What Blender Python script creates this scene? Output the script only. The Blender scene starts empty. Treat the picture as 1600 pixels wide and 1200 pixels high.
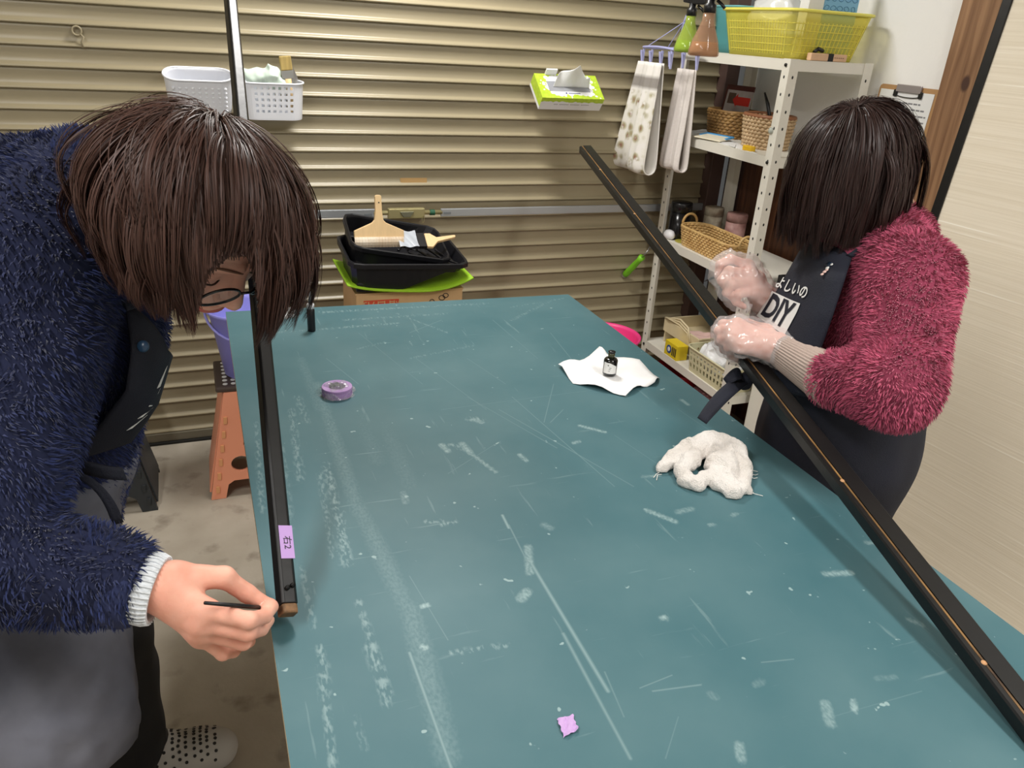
import bpy, bmesh, math, random
import numpy as np
from mathutils import Vector, Matrix, noise as mnoise
random.seed(7); np.random.seed(7)
C = bpy.context.scene.collection
PI = math.pi
# ------------------------------------------------------------------ camera
W = np.array([[0.9318420639069986, -0.35783781629240063, 0.060186918550721225],
              [-0.09876515955337567, -0.4097217197410506, -0.9068481436441452],
              [0.3491644472049542, 0.8390948752099027, -0.41713784197137593]])
FPX, HC = 1215.0, 1.45
cam_d = bpy.data.cameras.new('camera'); cam = bpy.data.objects.new('camera', cam_d); C.objects.link(cam)
cam_d.sensor_width = 36.0; cam_d.lens = FPX / 1600 * 36; cam_d.clip_start = 0.02
M4 = Matrix.Identity(4)
for i in range(3):
    M4[i][0] = W[0][i]; M4[i][1] = -W[1][i]; M4[i][2] = -W[2][i]
M4[2][3] = HC
cam.matrix_world = M4
sc = bpy.context.scene; sc.camera = cam
sc.view_settings.view_transform = 'Standard'; sc.view_settings.look = 'None'
sc.view_settings.gamma = 1; sc.view_settings.use_curve_mapping = False
sc.view_settings.exposure = 0.15
# ------------------------------------------------------------------ world and ceiling lamps' light
wd = bpy.data.worlds.new('world'); sc.world = wd; wd.use_nodes = True
wd.node_tree.nodes['Background'].inputs[0].default_value = (0.9, 0.95, 1, 1)
wd.node_tree.nodes['Background'].inputs[1].default_value = 0.15
LAMPS = [  # x, y, z, length x, length y, watts
    (0.60, 2.30, 2.40, 0.30, 0.45, 26.0),
    (1.15, -0.10, 2.40, 0.14, 1.2, 25.0),
    (-0.85, 0.40, 2.40, 0.14, 1.2, 25.0)]
for (x, y, z, sx, sy, w) in LAMPS:
    ld = bpy.data.lights.new('ceiling_lamp_light', 'AREA'); ld.shape = 'RECTANGLE'
    ld.size = sx; ld.size_y = sy; ld.energy = w; ld.color = (1.0, 0.98, 0.95)
    lo = bpy.data.objects.new('ceiling_lamp_light', ld); C.objects.link(lo); lo.location = (x, y, z)

# ------------------------------------------------------------------ helpers
def wray(px, py): return W.T @ np.array([px - 800.0, py - 600.0, FPX])
def aty(px, py, Y):
    d = wray(px, py); p = d * Y / d[1]; return Vector((p[0], p[1], p[2] + HC))
def atx(px, py, X):
    d = wray(px, py); p = d * X / d[0]; return Vector((p[0], p[1], p[2] + HC))
def atz(px, py, Z):
    d = wray(px, py); p = d * (Z - HC) / d[2]; return Vector((p[0], p[1], p[2] + HC))
def atd(px, py, D):          # D = depth along the camera axis
    d = wray(px, py) * D / FPX; return Vector((d[0], d[1], d[2] + HC))

def tag(o, label=None, cat=None, group=None, kind=None):
    if label: o['label'] = label
    if cat: o['category'] = cat
    if group: o['group'] = group
    if kind: o['kind'] = kind
    return o
def empty(name, loc, label=None, cat=None, group=None, rz=0.0):
    o = bpy.data.objects.new(name, None); C.objects.link(o); o.location = loc; o.rotation_euler = (0, 0, rz)
    o.empty_display_size = 0.05
    return tag(o, label, cat, group)

MATS = {}
def lin(c): return tuple(((v / 255.0) / 12.92 if v / 255.0 <= 0.04045 else ((v / 255.0 + 0.055) / 1.055) ** 2.4) for v in c)
def mat(name, rgb, rough=0.5, metal=0.0, spec=0.5, var=0.0, vscale=20.0, vstretch=(1, 1, 1), rgb2=None, bump=0.0, bscale=200.0,
        bstretch=(1, 1, 1), trans=0.0, alpha=1.0, sheen=0.0, coat=0.0, sss=0.0, vcol=None, ior=1.45, detail=4.0):
    """rgb in 0..255 sRGB; rgb2 mixes in by stretched noise; vcol multiplies a colour attribute."""
    if name in MATS: return MATS[name]
    m = bpy.data.materials.new(name); m.use_nodes = True; MATS[name] = m
    nt = m.node_tree; N = nt.nodes; L = nt.links; b = N['Principled BSDF']
    c = lin(rgb) + (1,)
    b.inputs['Base Color'].default_value = c; b.inputs['Roughness'].default_value = rough
    b.inputs['Metallic'].default_value = metal; b.inputs['Specular IOR Level'].default_value = spec
    b.inputs['Transmission Weight'].default_value = trans; b.inputs['Alpha'].default_value = alpha
    b.inputs['Sheen Weight'].default_value = sheen; b.inputs['Coat Weight'].default_value = coat
    b.inputs['IOR'].default_value = ior
    if sss:
        b.inputs['Subsurface Weight'].default_value = sss; b.inputs['Subsurface Radius'].default_value = (0.012, 0.004, 0.002)
        b.inputs['Subsurface Scale'].default_value = 0.6
    m.diffuse_color = c
    tc = N.new('ShaderNodeTexCoord'); out = None
    if rgb2 is not None or var:
        mp = N.new('ShaderNodeMapping'); mp.inputs['Scale'].default_value = vstretch
        L.new(tc.outputs['Object'], mp.inputs[0])
        nz = N.new('ShaderNodeTexNoise'); nz.inputs['Scale'].default_value = vscale; nz.inputs['Detail'].default_value = detail
        L.new(mp.outputs[0], nz.inputs['Vector'])
        rp = N.new('ShaderNodeValToRGB'); L.new(nz.outputs[0], rp.inputs[0])
        rp.color_ramp.elements[0].position = 0.3; rp.color_ramp.elements[1].position = 0.7
        if rgb2 is None:
            rp.color_ramp.elements[0].color = tuple(v * (1 - var) for v in c[:3]) + (1,)
            rp.color_ramp.elements[1].color = tuple(min(1, v * (1 + var)) for v in c[:3]) + (1,)
        else:
            rp.color_ramp.elements[0].color = c; rp.color_ramp.elements[1].color = lin(rgb2) + (1,)
        out = rp.outputs[0]
    if vcol:
        at = N.new('ShaderNodeAttribute'); at.attribute_name = vcol
        mx = N.new('ShaderNodeMix'); mx.data_type = 'RGBA'; mx.blend_type = 'MULTIPLY'; mx.inputs['Factor'].default_value = 1.0
        if out: L.new(out, mx.inputs['A'])
        else: mx.inputs['A'].default_value = c
        L.new(at.outputs['Color'], mx.inputs['B']); out = mx.outputs['Result']
    if out: L.new(out, b.inputs['Base Color'])
    if bump:
        mp2 = N.new('ShaderNodeMapping'); mp2.inputs['Scale'].default_value = bstretch
        L.new(tc.outputs['Object'], mp2.inputs[0])
        n2 = N.new('ShaderNodeTexNoise'); n2.inputs['Scale'].default_value = bscale; n2.inputs['Detail'].default_value = 3
        L.new(mp2.outputs[0], n2.inputs['Vector'])
        bp = N.new('ShaderNodeBump'); bp.inputs['Strength'].default_value = bump; bp.inputs['Distance'].default_value = 0.004
        L.new(n2.outputs[0], bp.inputs['Height']); L.new(bp.outputs[0], b.inputs['Normal'])
    return m
def film(name, rgb, alpha, rough=0.15, gloss=0.5, transl=0.0):
    """thin clear or tinted plastic: a see-through film with a glossy skin"""
    if name in MATS: return MATS[name]
    m = bpy.data.materials.new(name); m.use_nodes = True; MATS[name] = m
    nt = m.node_tree; N = nt.nodes; L = nt.links
    for n in list(N): N.remove(n)
    o = N.new('ShaderNodeOutputMaterial'); tr = N.new('ShaderNodeBsdfTransparent')
    tr.inputs[0].default_value = tuple(0.55 + 0.45 * v for v in lin(rgb)) + (1,)
    b = N.new('ShaderNodeBsdfPrincipled'); b.inputs['Base Color'].default_value = lin(rgb) + (1,); b.inputs['Roughness'].default_value = rough
    b.inputs['Specular IOR Level'].default_value = gloss
    mx = N.new('ShaderNodeMixShader'); mx.inputs[0].default_value = alpha
    L.new(tr.outputs[0], mx.inputs[1]); L.new(b.outputs[0], mx.inputs[2]); L.new(mx.outputs[0], o.inputs[0])
    m.diffuse_color = lin(rgb) + (1,)
    return m

def frame(d, up=(0, 0, 1)):
    d = Vector(d).normalized(); u = Vector(up)
    if abs(d.dot(u.normalized())) > 0.98: u = Vector((0, 1, 0)) if abs(d.y) < 0.9 else Vector((1, 0, 0))
    s = d.cross(u).normalized(); return d, s, s.cross(d).normalized()
class MB:
    def __init__(s): s.v = []; s.f = []
    def add(s, vs, fs):
        n = len(s.v); s.v += [tuple(v) for v in vs]; s.f += [tuple(i + n for i in f) for f in fs]; return s
    def box(s, x0, x1, y0, y1, z0, z1):
        vs = [(x, y, z) for z in (z0, z1) for y in (y0, y1) for x in (x0, x1)]
        return s.add(vs, [(0, 2, 3, 1), (4, 5, 7, 6), (0, 1, 5, 4), (2, 6, 7, 3), (0, 4, 6, 2), (1, 3, 7, 5)])
    def bar(s, a, b, w, h, up=(0, 0, 1)):
        a = Vector(a); b = Vector(b); d, sd, u = frame(b - a, up)
        vs = [p + sd * (i * w / 2) + u * (j * h / 2) for p in (a, b) for j in (-1, 1) for i in (-1, 1)]
        return s.add(vs, [(0, 1, 3, 2), (4, 6, 7, 5), (0, 4, 5, 1), (2, 3, 7, 6), (0, 2, 6, 4), (1, 5, 7, 3)])
    def tube(s, pts, r, n=10, cap=True, closed=False):
        pts = [Vector(p) for p in pts]; m = len(pts); rr = r if hasattr(r, '__len__') else [r] * m
        base = len(s.v); u = None
        for i, p in enumerate(pts):
            if closed: d = pts[(i + 1) % m] - pts[i - 1]
            else: d = pts[min(i + 1, m - 1)] - pts[max(i - 1, 0)]
            if d.length < 1e-9: d = Vector((0, 0, 1))
            d.normalize()
            if u is None: _, sd, u = frame(d)
            else:
                u = (u - d * u.dot(d)); u = u.normalized() if u.length > 1e-6 else frame(d)[2]
                sd = d.cross(u)
            for k in range(n):
                a = 2 * PI * k / n; s.v.append(tuple(p + (sd * math.cos(a) + u * math.sin(a)) * rr[i]))
        for i in range(m if closed else m - 1):
            for k in range(n):
                a = base + i * n + k; b = base + i * n + (k + 1) % n; j = (i + 1) % m
                s.f.append((a, b, base + j * n + (k + 1) % n, base + j * n + k))
        if cap and not closed:
            s.f.append(tuple(base + k for k in reversed(range(n)))); s.f.append(tuple(base + (m - 1) * n + k for k in range(n)))
        return s
    def lathe(s, prof, n=24, c=(0, 0, 0), sx=1.0, sy=1.0, M=None):
        base = len(s.v); m = len(prof)
        for r, z in prof:
            for k in range(n):
                a = 2 * PI * k / n; p = Vector((c[0] + r * math.cos(a) * sx, c[1] + r * math.sin(a) * sy, c[2] + z))
                s.v.append(tuple(M @ p if M else p))
        for i in range(m - 1):
            for k in range(n):
                a = base + i * n + k; b = base + i * n + (k + 1) % n
                s.f.append((a, b, b + n, a + n))
        if prof[0][0] > 1e-6: s.f.append(tuple(base + k for k in reversed(range(n))))
        if prof[-1][0] > 1e-6: s.f.append(tuple(base + (m - 1) * n + k for k in range(n)))
        return s
    def prism(s, poly, a0, a1, M=None):
        """poly in local xy, extruded z a0..a1"""
        n = len(poly); vs = [Vector((p[0], p[1], a)) for a in (a0, a1) for p in poly]
        if M: vs = [M @ v for v in vs]
        return s.add(vs, [tuple(reversed(range(n))), tuple(range(n, 2 * n))] + [(i, (i + 1) % n, n + (i + 1) % n, n + i) for i in range(n)])
    def grid(s, fn, nu, nv):
        base = len(s.v)
        for j in range(nv + 1):
            for i in range(nu + 1): s.v.append(tuple(fn(i / nu, j / nv)))
        for j in range(nv):
            for i in range(nu):
                a = base + j * (nu + 1) + i; s.f.append((a, a + 1, a + nu + 2, a + nu + 1))
        return s
    def build(s, name, m, parent=None, bevel=0.0, smooth=False, solid=0.0, sub=0, seg=2, world=True, M=None, offset=0.0, recalc=True):
        me = bpy.data.meshes.new(name)
        vs = [tuple(M @ Vector(v)) for v in s.v] if M else s.v
        me.from_pydata(vs, [], s.f)
        if recalc:
            bm = bmesh.new(); bm.from_mesh(me); bmesh.ops.recalc_face_normals(bm, faces=bm.faces); bm.to_mesh(me); bm.free()
        o = link(name, me, m, parent)
        if smooth: me.polygons.foreach_set('use_smooth', [True] * len(me.polygons))
        if solid:
            md = o.modifiers.new('solid', 'SOLIDIFY'); md.thickness = solid; md.offset = offset
        if bevel:
            md = o.modifiers.new('bevel', 'BEVEL'); md.width = bevel; md.segments = seg; md.limit_method = 'ANGLE'; md.angle_limit = 0.6
        if sub:
            md = o.modifiers.new('sub', 'SUBSURF'); md.levels = sub; md.render_levels = sub
        return o
def link(name, me, m, parent=None):
    o = bpy.data.objects.new(name, me); C.objects.link(o)
    if m is not None: me.materials.append(m)
    if parent is not None:
        o.parent = parent
        o.matrix_parent_inverse = Matrix.LocRotScale(parent.location, parent.rotation_euler, None).inverted() if parent.parent is None else Matrix.Identity(4)
    return o
def relink(o, parent):                 # child of a part that itself sits at identity
    o.parent = parent; return o
def copy_tree(o, parent=None, label=None):
    c = o.copy(); C.objects.link(c)
    if parent is not None: c.parent = parent
    if label: c['label'] = label
    for ch in o.children: copy_tree(ch, c)
    return c
def text_mesh(s, size, M, extrude=0.0004, align='CENTER', bold=0.0, res=3):
    cu = bpy.data.curves.new('lettering', 'FONT'); cu.body = s; cu.size = size; cu.extrude = extrude; cu.align_x = align; cu.align_y = 'CENTER'
    cu.offset = bold; cu.resolution_u = res
    t = bpy.data.objects.new('lettering', cu); C.objects.link(t)
    dg = bpy.context.evaluated_depsgraph_get(); me = bpy.data.meshes.new_from_object(t.evaluated_get(dg))
    bpy.data.objects.remove(t); bpy.data.curves.remove(cu)
    me.transform(M)
    return me
def basis(o, x, y, z=None):
    x = Vector(x).normalized(); y = Vector(y); y = (y - x * y.dot(x)).normalized(); z = x.cross(y)
    return Matrix(((x.x, y.x, z.x, o[0]), (x.y, y.y, z.y, o[1]), (x.z, y.z, z.z, o[2]), (0, 0, 0, 1)))
def nz3(p, s=1.0): return mnoise.noise(Vector(p) * s)

# ------------------------------------------------------------------ signed distance modelling (numpy surface nets)
def s_cap(P, a, b, ra, rb):
    a = np.array(a, np.float32); b = np.array(b, np.float32); ab = b - a; L = float(ab @ ab) + 1e-12
    t = np.clip(((P - a) @ ab) / L, 0, 1); return np.linalg.norm(P - a - t[..., None] * ab, axis=-1) - (ra + (rb - ra) * t)
def s_ell(P, c, r, R=None):
    q = P - np.array(c, np.float32)
    if R is not None: q = q @ np.array(R, np.float32).T      # rows of R are the local axes
    r = np.array(r, np.float32); k = np.linalg.norm(q / r, axis=-1); k2 = np.linalg.norm(q / (r * r), axis=-1) + 1e-9
    return k * (k - 1) / k2
def smin(a, b, k):
    if k <= 0: return np.minimum(a, b)
    h = np.clip(0.5 + 0.5 * (b - a) / k, 0, 1); return b + (a - b) * h - k * h * (1 - h)
def smax(a, b, k): return -smin(-a, -b, k)
def plane(P, o, n):
    n = np.array(n, np.float32); n = n / np.linalg.norm(n); return (P - np.array(o, np.float32)) @ n
_rng = np.random.RandomState(3); _LAT = _rng.rand(32, 32, 32).astype(np.float32)
def vnoise(P, s):
    q = P * s; i = np.floor(q).astype(int); f = (q - i).astype(np.float32); f = f * f * (3 - 2 * f); r = 0
    for dx in (0, 1):
        for dy in (0, 1):
            for dz in (0, 1):
                w = (f[..., 0] if dx else 1 - f[..., 0]) * (f[..., 1] if dy else 1 - f[..., 1]) * (f[..., 2] if dz else 1 - f[..., 2])
                r = r + w * _LAT[(i[..., 0] + dx) % 32, (i[..., 1] + dy) % 32, (i[..., 2] + dz) % 32]
    return r - 0.5
def nets(fn, lo, hi, h):
    lo = np.array(lo, np.float32); hi = np.array(hi, np.float32); n = np.ceil((hi - lo) / h).astype(int) + 1
    ax = [lo[i] + h * np.arange(n[i], dtype=np.float32) for i in range(3)]
    G = np.stack(np.meshgrid(*ax, indexing='ij'), -1); D = fn(G).astype(np.float32)
    ins = D < 0
    c = [ins[i:n[0] - 1 + i, j:n[1] - 1 + j, k:n[2] - 1 + k] for i in (0, 1) for j in (0, 1) for k in (0, 1)]
    tot = sum(x.astype(np.int8) for x in c); act = (tot > 0) & (tot < 8)
    idx = -np.ones(act.shape, int); cells = np.argwhere(act); idx[act] = np.arange(len(cells))
    acc = np.zeros((len(cells), 3), np.float64); cnt = np.zeros(len(cells))
    offs = [(i, j, k) for i in (0, 1) for j in (0, 1) for k in (0, 1)]
    for a in offs:
        for d in range(3):
            if a[d]: continue
            b = list(a); b[d] = 1
            va = D[tuple((cells + a).T)]; vb = D[tuple((cells + b).T)]; m = (va < 0) != (vb < 0)
            t = np.where(m, va / np.where(m, va - vb, 1), 0); p = np.tile(np.array(a, float), (len(cells), 1)); p[:, d] += t
            acc[m] += p[m]; cnt[m] += 1
    V = lo + h * (cells + acc / np.maximum(cnt, 1)[:, None])
    F = []
    for d in range(3):
        e, f = (d + 1) % 3, (d + 2) % 3
        A = ins; sl0 = [slice(None)] * 3; sl1 = [slice(None)] * 3; sl0[d] = slice(0, -1); sl1[d] = slice(1, None)
        x = A[tuple(sl0)] != A[tuple(sl1)]; w = np.argwhere(x)
        w = w[(w[:, e] > 0) & (w[:, f] > 0) & (w[:, e] < n[e] - 1) & (w[:, f] < n[f] - 1)]
        def ci(de, df):
            q = w.copy(); q[:, e] -= de; q[:, f] -= df; return idx[tuple(q.T)]
        Q = np.stack([ci(1, 1), ci(0, 1), ci(0, 0), ci(1, 0)], 1)
        fl = A[tuple(w.T)]; Q[~fl] = Q[~fl][:, ::-1]; F.append(Q)
    F = np.concatenate(F); F = F[(F >= 0).all(1)]
    return V, F
def np_mesh(name, V, F, m, parent=None, smooth=True):
    me = bpy.data.meshes.new(name); V = np.asarray(V, np.float32); F = np.asarray(F, np.int32); k = F.shape[1]
    me.vertices.add(len(V)); me.vertices.foreach_set('co', V.ravel())
    me.loops.add(F.size); me.loops.foreach_set('vertex_index', F.ravel())
    me.polygons.add(len(F)); me.polygons.foreach_set('loop_start', np.arange(0, F.size, k, dtype=np.int32))
    me.update(calc_edges=True); me.validate()
    if smooth: me.polygons.foreach_set('use_smooth', np.ones(len(me.polygons), bool))
    return link(name, me, m, parent)
def laplace(V, F, it=2, lam=0.5):
    V = V.copy(); n = len(V)
    for _ in range(it):
        S = np.zeros_like(V); c = np.zeros(n)
        for i in range(4):
            a = F[:, i]; b = F[:, (i + 1) % 4]
            np.add.at(S, a, V[b]); np.add.at(S, b, V[a]); np.add.at(c, a, 1); np.add.at(c, b, 1)
        V += lam * (S / np.maximum(c, 1)[:, None] - V)
    return V
def vnormals(V, F):
    fn = np.cross(V[F[:, 2]] - V[F[:, 0]], V[F[:, 3 if F.shape[1] > 3 else 1]] - V[F[:, 1 if F.shape[1] > 3 else 0]]); N = np.zeros_like(V)
    for i in range(F.shape[1]): np.add.at(N, F[:, i], fn)
    return N / (np.linalg.norm(N, axis=1, keepdims=True) + 1e-12)
def set_vcol(me, cols, name='tint'):
    a = me.color_attributes.new(name, 'FLOAT_COLOR', 'POINT'); a.data.foreach_set('color', np.asarray(cols, np.float32).ravel())
def ribbons(name, paths, width, m, parent, cols, flat_n=None, flat=False):
    """paths (n,k,3) -> tapering strands in one mesh: three-sided, or flat ribbons whose face looks along flat_n"""
    n, k, _ = paths.shape
    T = np.gradient(paths, axis=1); T /= np.linalg.norm(T, axis=2, keepdims=True) + 1e-9
    ref = flat_n if flat_n is not None else np.tile(np.array([0.3, 0.8, 0.5]), (n, 1))
    if ref.ndim == 2: ref = ref[:, None, :]
    S = np.cross(T, ref); S /= np.linalg.norm(S, axis=2, keepdims=True) + 1e-9; U = np.cross(S, T)
    w = np.asarray(width); w = w[:, None] * np.ones((1, k)) if w.ndim == 1 else w
    angs = (0.0, PI) if flat else (0.3, 2.4, 4.5); q = len(angs)
    V = np.stack([paths + (S * math.cos(a) + U * math.sin(a)) * w[..., None] * 0.5 for a in angs], 2).reshape(-1, 3)
    b = (np.arange(n) * k * q)[:, None, None] + (np.arange(k - 1) * q)[None, :, None]
    i = np.arange(q)[None, None, :]; j = ((np.arange(q) + 1) % q)[None, None, :]
    if flat: i = i[..., :1]; j = j[..., :1]
    F = np.stack([b + i, b + j, b + q + j, b + q + i], -1).reshape(-1, 4)
    o = np_mesh(name, V, F, m, parent, True)
    set_vcol(o.data, np.repeat(cols, k * q, axis=0))
    return o
# ================================================================== SETTING
YS, XW, TZ = 2.75, 2.05, 0.77
plaster = mat('white_plaster', (243, 241, 237), 0.85, bump=0.25, bscale=60)
concrete = mat('concrete', (160, 150, 134), 0.8, rgb2=(184, 175, 160), vscale=5, bump=0.2, bscale=90, detail=8)
def stain_floor(m):
    nt = m.node_tree; N = nt.nodes; L = nt.links; b = N['Principled BSDF']; src = b.inputs['Base Color'].links[0].from_socket
    tc = N.new('ShaderNodeTexCoord'); nz = N.new('ShaderNodeTexNoise'); nz.inputs['Scale'].default_value = 11; nz.inputs['Detail'].default_value = 5
    L.new(tc.outputs['Object'], nz.inputs['Vector']); rp = N.new('ShaderNodeValToRGB'); L.new(nz.outputs[0], rp.inputs[0])
    rp.color_ramp.elements[0].position = 0.58; rp.color_ramp.elements[1].position = 0.80
    mx = N.new('ShaderNodeMix'); mx.data_type = 'RGBA'; L.new(rp.outputs[0], mx.inputs['Factor']); L.new(src, mx.inputs['A'])
    mx.inputs['B'].default_value = lin((120, 110, 96)) + (1,); L.new(mx.outputs['Result'], b.inputs['Base Color'])
stain_floor(concrete)
def struct(name, mb, m, **k): return tag(mb.build(name, m, **k), kind='structure')
struct('floor', MB().box(-2.2, XW + 0.1, -1.6, YS + 0.25, -0.05, 0.0), concrete)
struct('ceiling', MB().box(-2.2, XW + 0.1, -1.6, YS + 0.25, 2.55, 2.6), mat('ceiling_board', (228, 226, 220), 0.9))
struct('wall_right', MB().box(XW, XW + 0.08, -1.6, YS + 0.25, 0, 2.55), plaster)
struct('wall_left', MB().box(-2.3, -2.2, -1.6, YS + 0.25, 0, 2.55), plaster)
struct('wall_near', MB().box(-2.2, XW, -1.7, -1.6, 0, 2.55), plaster)
# --- roller shutter with one object for each slat
smet = mat('shutter_paint', (156, 145, 118), 0.34, spec=0.5, var=0.04, vscale=3, bump=0.02, bscale=40)
shut = MB().box(-2.2, 1.985, YS + 0.005, YS + 0.02, 0, 2.55).build('door_1', mat('shutter_back', (120, 110, 88), 0.6))
tag(shut, 'beige painted roller shutter with horizontal slats behind the table', kind='structure')
pitch = 0.0581
prof = [(0.000, 0.000), (-0.0015, -0.003), (-0.002, -0.010), (-0.0025, -0.028), (-0.0035, -0.0415), (-0.006, -0.0455), (-0.0105, -0.0485), (-0.0135, -0.0510),
        (-0.0150, -0.0540), (-0.0145, -0.0562), (-0.011, -0.0578), (-0.002, -0.0581)]
sm = MB(); X0, X1 = -2.2, 1.93
for i, (dy, dz) in enumerate(prof): sm.v += [(X0, dy, dz), (X1, dy, dz)]
for i in range(len(prof) - 1): sm.f.append((2 * i, 2 * i + 1, 2 * i + 3, 2 * i + 2))
s0 = None
for k in range(-14, 30):
    ztop = 1.435 - pitch * (k - 1)
    if ztop < 0.075: break
    if s0 is None:
        s0 = sm.build('slat', smet, shut, smooth=True); o = s0
    else:
        o = s0.copy(); C.objects.link(o)
    o.location = (0, YS, ztop)
zb = ztop + pitch
MB().box(X0, X1, YS - 0.02, YS + 0.004, 0.008, ztop + 0.0005).build('bottom_rail', mat('rail_metal', (120, 114, 98), 0.45, metal=0.3), shut, bevel=0.003)
MB().box(X0, X1, YS - 0.03, YS - 0.005, 0.0, 0.008).build('rubber_seal', mat('black_rubber', (30, 30, 28), 0.7), shut)
MB().box(1.925, 1.985, YS - 0.055, YS + 0.004, 0, 2.5).build('guide_rail', mat('guide_rail_brown', (88, 68, 62), 0.5), shut, bevel=0.003)
galv = mat('galvanised', (176, 180, 184), 0.38, metal=0.6, bump=0.05, bscale=80)
brass = mat('zinc_brass', (176, 166, 122), 0.4, metal=0.5)
yb = YS - 0.03; zbar = 0.826
MB().box(-0.4, 0.565, yb - 0.012, yb, zbar - 0.014, zbar + 0.014).build('lock_bar', galv, shut, bevel=0.002)
MB().box(0.805, 1.925, yb - 0.012, yb, zbar - 0.018, zbar + 0.010).build('lock_bar', galv, shut, bevel=0.002)
MB().tube([(0.56, yb - 0.006, zbar), (0.81, yb - 0.006, zbar - 0.003)], 0.008).build('lock_rod', brass, shut, smooth=True)
lp = MB().box(0.61, 0.742, yb - 0.022, yb, zbar - 0.02, zbar + 0.016).build('lock_plate', brass, shut, bevel=0.003)
MB().prism([(-0.026, 0.006), (0.026, 0.006), (0.02, -0.004), (0.012, -0.014), (-0.012, -0.014), (-0.02, -0.004)], 0, 0.004,
           basis((0.676, yb - 0.022, zbar), (1, 0, 0), (0, 0, 1))).build('thumb_latch', mat('latch_steel', (150, 150, 128), 0.35, metal=0.7), lp, bevel=0.001)
relink(bpy.data.objects['thumb_latch'], lp)
MB().tube([(0.764, yb - 0.006, zbar - 0.003), (0.782, yb - 0.006, zbar - 0.003)], 0.0105, 12).build('green_collar', mat('green_tape', (30, 86, 60), 0.5), shut)
MB().tube([Vector((0.735, yb - 0.024, zbar - 0.022)) + Vector((math.cos(a) * 0.004, 0, math.sin(a) * 0.013)) for a in [i * PI / 6 for i in range(12)]], 0.001, 6, closed=True).build('split_ring', brass, shut)
for xx in (0.54, 0.828): MB().box(xx - 0.014, xx + 0.014, yb - 0.013, yb - 0.011, zbar - 0.009, zbar - 0.001).build('stamped_plate', mat('stamped', (128, 134, 138), 0.5, metal=0.4), shut)
hk = aty(120, 48, YS - 0.01)
rp_ = MB(); rp_.tube([hk + Vector((0.012 * math.cos(a), -0.004, 0.012 * math.sin(a))) for a in [i * PI / 8 for i in range(16)]], 0.003, 6, closed=True)
rp_.tube([hk + Vector((0.008, -0.004, -0.008)), hk + Vector((0.016, -0.01, -0.016)), hk + Vector((0.008, -0.006, -0.03)), hk + Vector((0.01, -0.004, -0.045))], 0.003, 6)
tag(rp_.build('wall_hook', smet, smooth=True), 'small ring hook painted beige on the upper shutter', 'hook')
ts = aty(646, 282, YS - 0.005)
tsm = MB().grid(lambda u, v: (ts.x - 0.049 + 0.098 * u + (0.004 if u < 0.2 else 0) * v, YS - 0.0045 - 0.0025 * v, ts.z + 0.009 - 0.019 * v - (0.008 * v if u < 0.1 else 0)), 10, 3)
tag(tsm.build('tape_strip', mat('brown_tape', (176, 142, 92), 0.35), solid=0.0006), 'short strip of brown tape stuck to the shutter', 'tape')
# --- right-hand wall: dark wainscot, timber post
wood_dark = mat('dark_wainscot', (62, 36, 24), 0.55, rgb2=(104, 66, 42), vscale=6, vstretch=(3, 9, 0.6), bump=0.1, bscale=40, bstretch=(2, 8, 0.5), detail=8)
wl = MB().box(XW - 0.012, XW, 1.80, 1.81, 0, 1.10).build('trim_1', wood_dark); tag(wl, 'dark brown board panelling behind the shelf', kind='structure')
for k in range(8):
    y0 = 1.811 + k * 0.1165; MB().box(XW - 0.014 - 0.001 * (k % 2), XW, y0, y0 + 0.1145, 0, 1.10).build('plank', wood_dark, wl, bevel=0.002)
def post_wood():
    m = bpy.data.materials.new('post_timber'); m.use_nodes = True; nt = m.node_tree; N = nt.nodes; L = nt.links; b = N['Principled BSDF']
    geo = N.new('ShaderNodeNewGeometry'); k = atx(1510, 131, XW - 0.03)
    sub = N.new('ShaderNodeVectorMath'); sub.operation = 'SUBTRACT'; L.new(geo.outputs['Position'], sub.inputs[0]); sub.inputs[1].default_value = k
    sc_ = N.new('ShaderNodeVectorMath'); sc_.operation = 'MULTIPLY'; L.new(sub.outputs[0], sc_.inputs[0]); sc_.inputs[1].default_value = (0, 1, 0.62)
    ln = N.new('ShaderNodeVectorMath'); ln.operation = 'LENGTH'; L.new(sc_.outputs[0], ln.inputs[0])
    kn = N.new('ShaderNodeMapRange'); kn.inputs[1].default_value = 0.010; kn.inputs[2].default_value = 0.016; kn.inputs[3].default_value = 1; kn.inputs[4].default_value = 0
    L.new(ln.outputs['Value'], kn.inputs[0])
    pull = N.new('ShaderNodeMapRange'); pull.inputs[1].default_value = 0.0; pull.inputs[2].default_value = 0.10; pull.inputs[3].default_value = 0.9; pull.inputs[4].default_value = 0
    L.new(ln.outputs['Value'], pull.inputs[0])
    mp = N.new('ShaderNodeMapping'); mp.inputs['Scale'].default_value = (6, 34, 1.3); L.new(geo.outputs['Position'], mp.inputs[0])
    nz = N.new('ShaderNodeTexNoise'); nz.inputs['Scale'].default_value = 1.4; nz.inputs['Detail'].default_value = 7; L.new(mp.outputs[0], nz.inputs['Vector'])
    L.new(pull.outputs[0], nz.inputs['Distortion'])
    rp = N.new('ShaderNodeValToRGB'); L.new(nz.outputs[0], rp.inputs[0]); e = rp.color_ramp.elements
    e[0].position = 0.3; e[0].color = lin((120, 84, 56)) + (1,); e[1].position = 0.66; e[1].color = lin((172, 132, 96)) + (1,)
    mx = N.new('ShaderNodeMix'); mx.data_type = 'RGBA'; L.new(kn.outputs[0], mx.inputs['Factor']); L.new(rp.outputs[0], mx.inputs['A'])
    mx.inputs['B'].default_value = lin((74, 46, 34)) + (1,); L.new(mx.outputs['Result'], b.inputs['Base Color']); b.inputs['Roughness'].default_value = 0.6
    return m
pw = post_wood()
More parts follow.
